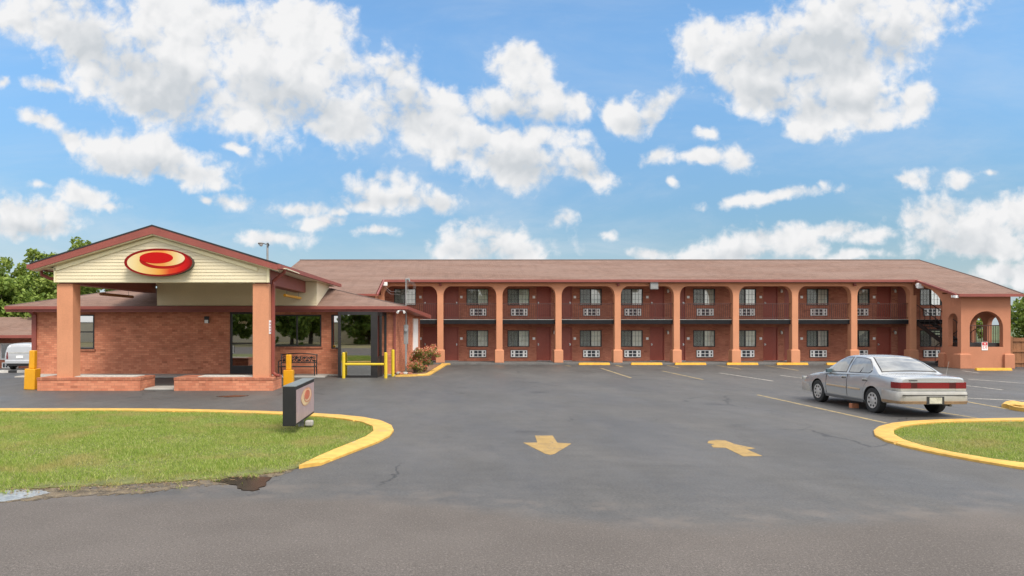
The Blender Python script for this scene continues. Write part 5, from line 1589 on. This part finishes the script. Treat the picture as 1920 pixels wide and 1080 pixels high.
        mb.loft(rgs); return sub(mb, name, BUMP, root, smooth=True, angle=50)
    rb = bumper(-.03, 1, .34, .655, 'rear_bumper', 1)
    fb = bumper(4.80, -1, .27, .54, 'front_bumper', .93)
    vl = bumper(-.037, 1, .345, .445, 'bumper_valance', 1.006); vl.data.materials[0] = M('lower bumper bronze', (.25, .165, .095), .5, .25, 3, 14)  # brown second tone along the lower rear bumper
    rb2 = MB(); rb2.box(-.80, .80, -.088, -.06, .555, .575); sub(rb2, 'bumper_strip', SEAM, root)
    pl = MB(); pl.box(-.215, .215, -.094, -.078, .335, .535); sub(pl, 'plate_recess', SEAM, root)
    pl = MB(); pl.box(-.155, .155, -.102, -.095, .36, .51); lp = sub(pl, 'license_plate', M('plate face', (.46, .45, .36), .5, .25, 8, 40), root)
    ft = MB()
    for s_ in (-1, 1): ft.box(s_ * .62 - .16, s_ * .62 + .16, 4.70, 4.80, .60, .70)
    sub(ft, 'headlight', CGLASS, root, bevel=.02)
    # badge, aerial, exhaust
    bd = MB(); bd.box(-.60, -.40, -.016, .0, .915, .935); sub(bd, 'badge', SEAM, root)
    an = MB(); an.tube([(.62, .42, 1.0), (.66, .36, 1.38)], .0035, 5); sub(an, 'aerial', METAL, root)
    eh = MB(); eh.tube([(.52, .4, .30), (.52, .10, .29)], .03, 10); sub(eh, 'exhaust_pipe', GALV, root)
    # keyhole and fuel flap
    ff_ = MB(); xx = sx(.62, .80); ff_.add([(-(sx(y, z) + .003), y, z) for y, z in ((.55, .73), (.72, .73), (.72, .87), (.55, .87))], [[0, 1, 2, 3]]); sub(ff_, 'fuel_flap', PAINT, root, recalc=False)
    # wheels
    def wheel(x, y, s_):
        mb = MB(); mb.lathe([(.20, -.09), (.295, -.10), (.322, -.085), (.33, -.05), (.33, .05), (.322, .085), (.295, .10), (.20, .09)], 'x', (x, y, .325), 36)
        tw = sub(mb, 'wheel', TYRE, root, smooth=True)
        rm = MB(); rm.lathe([(.0, .100), (.055, .104), (.07, .096), (.13, .092), (.185, .098), (.205, .101), (.212, .085), (.20, .02)] if s_ > 0 else [(.0, -.100), (.055, -.104), (.07, -.096), (.13, -.092), (.185, -.098), (.205, -.101), (.212, -.085), (.20, -.02)], 'x', (x, y, .325), 32)
        sub(rm, 'rim', RIMM, tw, smooth=True)
        hl = MB()
        for k in range(8):
            a = 2 * math.pi * (k + .5) / 8; cy, cz = y + .148 * math.cos(a), .325 + .148 * math.sin(a)
            hl.lathe([(.030, s_ * .088), (.030, s_ * .0995), (.0, s_ * .1)], 'x', (x, cy, cz), 10)
        sub(hl, 'rim_hole', SEAM, tw)
    for y in (1.05, 3.70):
        wheel(-.775, y, -1); wheel(.775, y, 1)


car = thing('parked_car', (12.30, 17.80, 0), 'silver four door sedan parked with its tail lamps towards the road', 'car')
make_car(car); car.rotation_euler = (0, 0, R(.5))
mb = MB(); mb.box(-.10, .10, -.07, .07, 0, .13); br = mb.build('loose_brick', M('orange brick', (.42, .16, .08), .85, .15, 6, 40), bevel=.01)
br.location = (*gp(1601, 765), 0); tag(br, 'orange brick block lying under the silver car', 'brick')

# ------------------------------------------------------------------ minivan far left
VANP = M('silver van paint', (.50, .51, .53), .3, .04, 1, 3, metal=.4, coat=.5)
vx, vy = -26.55, 45.6
van = thing('minivan', (vx, vy, zlot(vx, vy + 1)), 'silver minivan seen from behind, left of the office', 'minivan')


def make_van(root):
    L = 4.7; st = [(0, .88, .62, 1.02), (.03, .93, .64, 1.50), (.25, .95, .64, 1.66), (.7, .96, .65, 1.72), (1.6, .96, .65, 1.74), (2.6, .95, .63, 1.70), (3.1, .95, .60, 1.55), (3.8, .93, .55, 1.10), (4.4, .88, .5, .98), (4.7, .70, .4, .75)]
    rings = []
    for y, w_, wr, zt_ in st:
        b = min(1.05, zt_ - .06)
        h = [(0, .30), (w_ * .92, .30), (w_, .42), (w_, .75), (w_ * .985, b), (w_ * .985 - (zt_ - b) * .28, zt_ - .05), (wr * .9, zt_ - .005), (0, zt_ + .01)]
        rings.append([(-p[0], y, p[1]) for p in h] + [(p[0], y, p[1]) for p in h[-2:0:-1]])
    mb = MB(); mb.loft(rings); sub(mb, 'body', VANP, root, smooth=True)
    mb = MB(); mb.add([(-.66, -.012, 1.07), (.66, -.012, 1.07), (.58, .10, 1.58), (-.58, .10, 1.58)], [[0, 1, 2, 3]]); mb.add([(-.66, .03, 1.07), (.66, .03, 1.07), (.58, .14, 1.58), (-.58, .14, 1.58)], [[3, 2, 1, 0]]); sub(mb, 'rear_window', CGLASS, root)
    for s_ in (-1, 1):
        mb = MB(); mb.loft([[(s_ * a, y, .72), (s_ * (a + .17), y + .05, .72), (s_ * (a + .12), y + .06, 1.16), (s_ * (a + .02), y, 1.16)] for a, y in ((.72, -.03), (.73, .06))]); sub(mb, 'tail_lamp', LAMP, root)
        mb = MB(); mb.add([(s_ * .962, y, z) for y, z in ((.45, 1.10), (3.2, 1.08), (2.8, 1.45), (.6, 1.52))], [[0, 1, 2, 3]]); sub(mb, 'side_window', CGLASS, root, recalc=False)
        mb = MB(); mb.box(min(s_ * .95, s_ * 1.16), max(s_ * .95, s_ * 1.16), 3.0, 3.12, 1.02, 1.2); sub(mb, 'mirror', BLACK, root, bevel=.03)
        for y in (.9, 3.75):
            mb = MB(); mb.lathe([(.18, -.1), (.32, -.1), (.33, 0), (.32, .1), (.18, .1)], 'x', (s_ * .86, y, .33), 24); wv_ = sub(mb, 'wheel', TYRE, root, smooth=True)
            mb = MB(); mb.lathe([(0, .105), (.2, .1), (.19, .0)] if s_ > 0 else [(0, -.105), (.2, -.1), (.19, 0)], 'x', (s_ * .86, y, .33), 20); sub(mb, 'rim', RIMM, wv_, smooth=True)
    mb = MB(); mb.box(-.88, .88, -.10, .12, .42, .66); sub(mb, 'rear_bumper', VANP, root, bevel=.05)
    mb = MB(); mb.box(-.8, .8, -.02, .2, .28, .42); sub(mb, 'valance', BLACK, root)
    mb = MB(); mb.box(-.2, .2, -.035, -.0, .78, .93); sub(mb, 'license_plate', WHITE, root)


make_van(van); van.rotation_euler = (0, 0, R(3))

# low wing behind the van
wing = thing('motel_wing', (-30, 52, -1), 'low distant motel wing with brown roof behind the minivan', 'building')
mb = MB(); mb.box(-60, -21.5, 52, 60, -1.3, 1.35); mb.build('wall', BRICK2, wing)
mb = MB()
slab(mb, [(-62, 50.6, 1.28), (-31.0, 50.6, 1.28), (-31.0, 56, 2.88), (-62, 56, 2.88)], 0, .12, 1); slab(mb, [(-31.0, 50.0, 1.55), (-20.5, 50.0, 1.62), (-20.5, 56, 2.9), (-31.0, 56, 2.9)], 0, .12, 1)
slab(mb, [(-62, 56, 2.88), (-20.5, 56, 2.88), (-20.5, 61.4, 1.3), (-62, 61.4, 1.3)], 0, .12, 1)
mb.build('roof', [ROOF, TRIM], wing, recalc=False)
mb = MB(); mb.box(-62, -31, 50.5, 50.62, 1.08, 1.20); mb.box(-31, -20.5, 49.9, 50.02, 1.36, 1.5); mb.build('gutter', TRIM, wing)
for x in (-33.6, -30.9, -28.6):
    mb = MB(); mb.box(x - .75, x + .75, 51.93, 52.06, -.25, .95); w__ = mb.build('window', WHITE, wing)
    g = MB(); g.box(x - .65, x + .65, 51.915, 51.925, -.15, .85); g.build('pane', GLASS_O, w__)
    g = MB(); g.box(x - .55, x + .55, 51.8, 51.99, -.85, -.45); g.build('air_conditioner', ACW, wing)
    g = MB()
    for k in range(5): g.box(x - .47 + k * .2, x - .33 + k * .2, 51.79, 51.799, -.8, -.5)
    g.build('vent', ACD, wing)
# black and white kerb
mb = MB(); m2 = M('kerb black', (.03, .03, .03), .7)
for k in range(14):
    x = -25.2 + k * .42; mb.box(x, x + .42, 34.4, 34.6, -.15, .11, k % 2)
tag(mb.build('painted_kerb', [M('kerb white', (.62, .6, .55), .7, .2), m2]), 'low kerb painted in black and white dashes before the minivan', 'kerb', kind='structure')

# ------------------------------------------------------------------ lamp post behind the office
lx, ly = (501.5 - CX) / F * 56, 56.0
lz = H + (HY - 455.5) / F * 56
lp = thing('street_lamp', (lx, ly, 0), 'tall grey lamp post rising behind the canopy roof', 'street lamp')
mb = MB(); mb.tube([(lx, ly, -.3), (lx, ly, lz - .55), (lx, ly, lz)], [.11, .08, .075], 10); mb.build('pole', GALV, lp, smooth=True)
mb = MB(); mb.tube([(lx, ly, lz - .12), (lx - .2, ly, lz - .08), (lx - .34, ly, lz - .02)], .03, 8); mb.box(lx + .02, lx + .11, ly - .09, ly - .07, lz - .35, lz); mb.box(lx + .09, lx + .14, ly - .05, ly + .05, lz - .22, lz - .1); mb.build('bracket', BLACK, lp)
mb = MB(); mb.loft([[(lx - .30 - t_, ly + w_ * math.cos(a), lz - .04 + h_ * math.sin(a)) for a in [i * math.pi / 6 for i in range(12)]] for t_, w_, h_ in ((0, .05, .04), (.1, .14, .08), (.3, .17, .09), (.42, .10, .07))]); mb.build('lamp_head', M('lamp head', (.16, .15, .14), .5), lp, smooth=True)
mb = MB(); mb.lathe([(.0, -.18), (.09, -.15), (.14, -.07), (.15, 0)], 'z', (lx - .50, ly, lz - .10), 14); mb.build('lens', M('lamp lens', (.38, .35, .33), .3), lp, smooth=True)

# ------------------------------------------------------------------ fence at right
fe = thing('wooden_fence', (33.5, 38.3, 0), 'brown wooden fence right of the stair tower', 'fence')
mb = MB(); random.seed(9)
for k in range(44):
    x = 30.6 + k * .15; d_ = random.uniform(-.008, .008); mb.box(x, x + .142, 38.3 + d_, 38.322 + d_, .03, 1.60 + random.uniform(-.015, .015))
mb.build('board', WOODF, fe)
mb = MB()
for z in (.25, .85, 1.4): mb.box(30.55, 37.2, 38.24, 38.29, z, z + .10)
mb.build('rail', WOODF, fe)
for x in (30.55, 33.0, 35.4):
    mb = MB(); mb.box(x - .06, x + .06, 38.16, 38.28, 0, 1.68); mb.build('post', WOODF, fe)

# ------------------------------------------------------------------ vegetation
LEAF = leaf_mat('tree leaf', [(.09, .15, .025), (.16, .24, .04), (.23, .32, .06), (.32, .40, .085), (.13, .20, .04)], .4)
LEAFY = leaf_mat('young tree leaf', [(.10, .155, .025), (.18, .25, .04), (.30, .36, .07), (.14, .21, .035)], .4)
BARK = M('bark', (.10, .075, .055), .95, .3, 2, 20, .02, 30)


def leaf_mesh(C, N, size, seed, mats, name, squash=.6, hang=.3):
    "C: (k,4) clump centres and radii; N leaves in all, as small quads"
    rg = np.random.default_rng(seed); k = len(C); wgt = C[:, 3] ** 2; idx = rg.choice(k, N, p=wgt / wgt.sum())
    d = rg.normal(size=(N, 3)); d /= np.linalg.norm(d, axis=1)[:, None]
    rad = C[idx, 3] * rg.uniform(.25, 1, N) ** .45
    P = C[idx, :3] + d * rad[:, None] * np.array([1, 1, .8])
    n = d * .6 + rg.normal(size=(N, 3)) * .7 + np.array([0, 0, .5]); n /= np.linalg.norm(n, axis=1)[:, None]
    a = np.cross(n, rg.normal(size=(N, 3))); a /= np.linalg.norm(a, axis=1)[:, None]; b = np.cross(n, a)
    s = size * rg.uniform(.6, 1.3, N)
    V = np.stack([P - a * s[:, None], P + b * (s * squash)[:, None] + n * (s * .15)[:, None], P + a * s[:, None], P - b * (s * squash)[:, None] + n * (s * .15)[:, None]], 1)
    me = bpy.data.meshes.new(name); me.vertices.add(N * 4); me.vertices.foreach_set('co', V.ravel())
    me.loops.add(N * 4); me.loops.foreach_set('vertex_index', np.arange(N * 4)); me.polygons.add(N)
    me.polygons.foreach_set('loop_start', np.arange(0, N * 4, 4)); me.polygons.foreach_set('loop_total', np.full(N, 4))
    for m_ in mats: me.materials.append(m_)
    me.update(); me.validate(); return me


def tree(name, x, y, z0, h, r, label, cat='tree', N=9000, seed=1, leaf=None, size=.16, lowest=.18, group=None, airy=1.0):
    rg = np.random.default_rng(seed); t = thing(name, (x, y, z0), label, cat, group)
    mb = MB(); th_ = h * .62
    mb.tube([(x, y, z0 - .2), (x + .1, y, z0 + h * .2), (x - .05, y + .1, z0 + h * .42), (x + .1, y, z0 + th_)], [h * .026, h * .021, h * .014, h * .005], 8)
    C = []
    nl = 26
    for k in range(nl):
        f = lowest + (1 - lowest) * (k + rg.uniform(0, 1)) / nl; a = k * 2.4 + rg.uniform(-.4, .4)
        env = math.sin(math.pi * min(.97, max(.10, (f - lowest * .4) / (1 - lowest * .4)))) ** .6
        rr = r * env * rg.uniform(.55, 1.05)
        e = np.array([x + rr * math.cos(a), y + rr * math.sin(a), z0 + h * f])
        s = np.array([x, y, z0 + h * max(.15, f * .62)]); m = (s + e) / 2 + np.array([0, 0, -.04 * h])
        mb.tube([tuple(s), tuple(m), tuple(e)], [h * .008, h * .005, h * .002], 5)
        for q_ in range(7):
            w_ = rg.uniform(.45, 1.1); c = s + (e - s) * w_ + rg.normal(size=3) * r * .17
            C.append((*c, r * rg.uniform(.09, .22) * airy))
    mb.build('trunk', BARK, t, smooth=True)
    me = leaf_mesh(np.array(C) - np.array([x, y, z0, 0]), N, size, seed, [leaf or LEAF], 'crown')
    o = bpy.data.objects.new('crown', me); COL.objects.link(o); o.parent = t
    return t


zg = -1.1
tree('broadleaf_tree', -41.5, 63, zg, 9.8, 4.6, 'dark green tree cut by the left edge of the photo', N=20000, seed=21, leaf=LEAF, size=.19)
tree('broadleaf_tree', -35.2, 64, zg, 9.6, 4.2, 'tall light green tree left of the canopy roof', N=17000, seed=22, leaf=LEAFY, size=.17, lowest=.1)
tree('broadleaf_tree', -35.8, 59.5, zg, 7.6, 4.3, 'dense dark low tree just above the far wing roof', N=20000, seed=23, leaf=LEAF, size=.17, lowest=.05)
tree('broadleaf_tree', -30.6, 62, zg, 9.7, 3.6, 'airy tree top rising behind the left slope of the canopy', N=13000, seed=24, leaf=LEAFY, size=.17, lowest=.12, airy=.9)
tree('broadleaf_tree', -29.0, 58, zg, 7.4, 3.6, 'dark tree seen between the left pillar and the office roof', N=14000, seed=25, leaf=LEAF, size=.17, lowest=.05)
tree('broadleaf_tree', 44.5, 52, -.2, 5.2, 3.2, 'green tree above the fence right of the stair tower', N=13000, seed=26, leaf=LEAF, size=.14, lowest=.05)
tree('broadleaf_tree', 39.2, 56, -.2, 4.6, 2.4, 'small tree seen through the arches of the stair tower', N=6000, seed=27, leaf=LEAFY, size=.14, lowest=.05)
bw = thing('boundary_wall', (0, -30, 0), 'long beige wall on the far side of the road behind the photographer', 'wall')
mb = MB(); mb.box(-70, 70, -30.2, -30, -.2, 2.5); mb.build('wall', M('beige block wall', (.80, .70, .55), .9, .15, .6, 10), bw)
mb = MB(); mb.box(-70.05, 70.05, -30.25, -29.95, 2.501, 2.6); mb.build('coping', CONC, bw)
# trees over the road, mirrored in the office windows
for i, (x, y, h_, l) in enumerate([(-17, -18, 9, 'broad tree over the road, opposite the canopy'), (-15.5, -22, 11, 'tall tree over the road, opposite the office window'), (2, -20, 9, 'round tree over the road, opposite the driveway'), (14, -24, 10, 'tree over the road, opposite the parked car'), (-25, -20, 10, 'tree over the road, opposite the far left wing'), (8, -19, 8, 'small tree over the road, opposite the two arrows'), (-8.4, -25, 7, 'small tree over the road, opposite the glazed bay')]):
    tree('broadleaf_tree', x, y, -.1, h_, 3.8, l, N=9000, seed=40 + i, leaf=LEAF, size=.26, lowest=.17)


def shrub(x, y, h, r, label, seed, N=2600):
    t = thing('flowering_shrub', (x, y, .06), label, 'shrub'); rg = np.random.default_rng(seed); mb = MB(); C = []
    for k in range(16):
        a = k * 2.4; rr = r * rg.uniform(.25, .85); z = h * rg.uniform(.3, .88); e = (x + rr * math.cos(a), y + rr * math.sin(a), .06 + z)
        mb.tube([(x + .05 * math.cos(a), y + .05 * math.sin(a), .05), ((x + e[0]) / 2, (y + e[1]) / 2, .06 + z * .6), e], [.018, .012, .005], 5)
        for q_ in range(3): C.append((e[0] - x + rg.normal() * .12, e[1] - y + rg.normal() * .12, e[2] - .06 + rg.normal() * .08, rg.uniform(.12, .22)))
    mb.build('stem', BARK, t)
    C = np.array(C)
    lm1 = bpy.data.materials.get('shrub leaf') or leaf_mat('shrub leaf', [(.11, .17, .03), (.19, .26, .05), (.26, .27, .08), (.15, .22, .04), (.34, .28, .10)], .35)
    lm2 = bpy.data.materials.get('red tip leaf') or leaf_mat('red tip leaf', [(.62, .16, .09), (.70, .30, .18), (.55, .10, .06), (.74, .46, .32), (.66, .22, .11)], .35)
    up = C[C[:, 2] > h * .35].copy(); up[:, 2] += .06; up[:, 3] *= .95; ne = int(N * .8)
    g_ = leaf_mesh(C, N, .042, seed, [lm1, lm2], 'foliage', .5); f_ = leaf_mesh(up, ne, .042, seed + 1, [lm1, lm2], 'tips', .5)
    bmf = bmesh.new(); bmf.from_mesh(g_); n0 = len(bmf.faces); bmf.from_mesh(f_); bmf.faces.ensure_lookup_table()
    for f in bmf.faces[n0:]: f.material_index = 1
    bmf.to_mesh(g_); bmf.free(); bpy.data.meshes.remove(f_)
    o = bpy.data.objects.new('foliage', g_); COL.objects.link(o); o.parent = t


shrub(-.62, 34.3, 1.22, .72, 'big red tipped shrub in the mulch bed at the office corner', 61)
shrub(-1.02, 33.45, .50, .34, 'small low shrub before the big red tipped one', 62, 700)
bed = [(-1.9, 32.6), (-1.35, 32.35), gp(798, 700, .06), gp(826, 682.8, .06), (.28, 41.0), (-.95, 39.2)]
tag(flat_poly('mulch_bed', bed, .06, MULCH), 'bark mulch bed at the office corner', 'flower bed', kind='structure')
rg = np.random.default_rng(70)
for k, (x, y) in enumerate([(-1.62, 32.45), (-1.45, 32.6), (-1.25, 32.5), (-1.75, 32.75)]):
    mb = MB(); s = rg.uniform(.10, .16)
    bmx = bmesh.new(); bmesh.ops.create_icosphere(bmx, subdivisions=2, radius=s)
    for v in bmx.verts: v.co *= 1 + rg.uniform(-.16, .16); v.co.z *= .6
    me = bpy.data.meshes.new('rock'); bmx.to_mesh(me); bmx.free(); me.materials.append(CONC if k % 2 else SOLDIER)
    o = bpy.data.objects.new('rock', me); COL.objects.link(o); o.location = (x, y, .08)
    tag(o, ['reddish rock nearest the slim yellow post', 'grey rock at the tip of the mulch bed', 'reddish rock furthest right at the bed tip', 'grey rock against the office corner'][k], 'rock', 'rocks at the mulch bed tip')
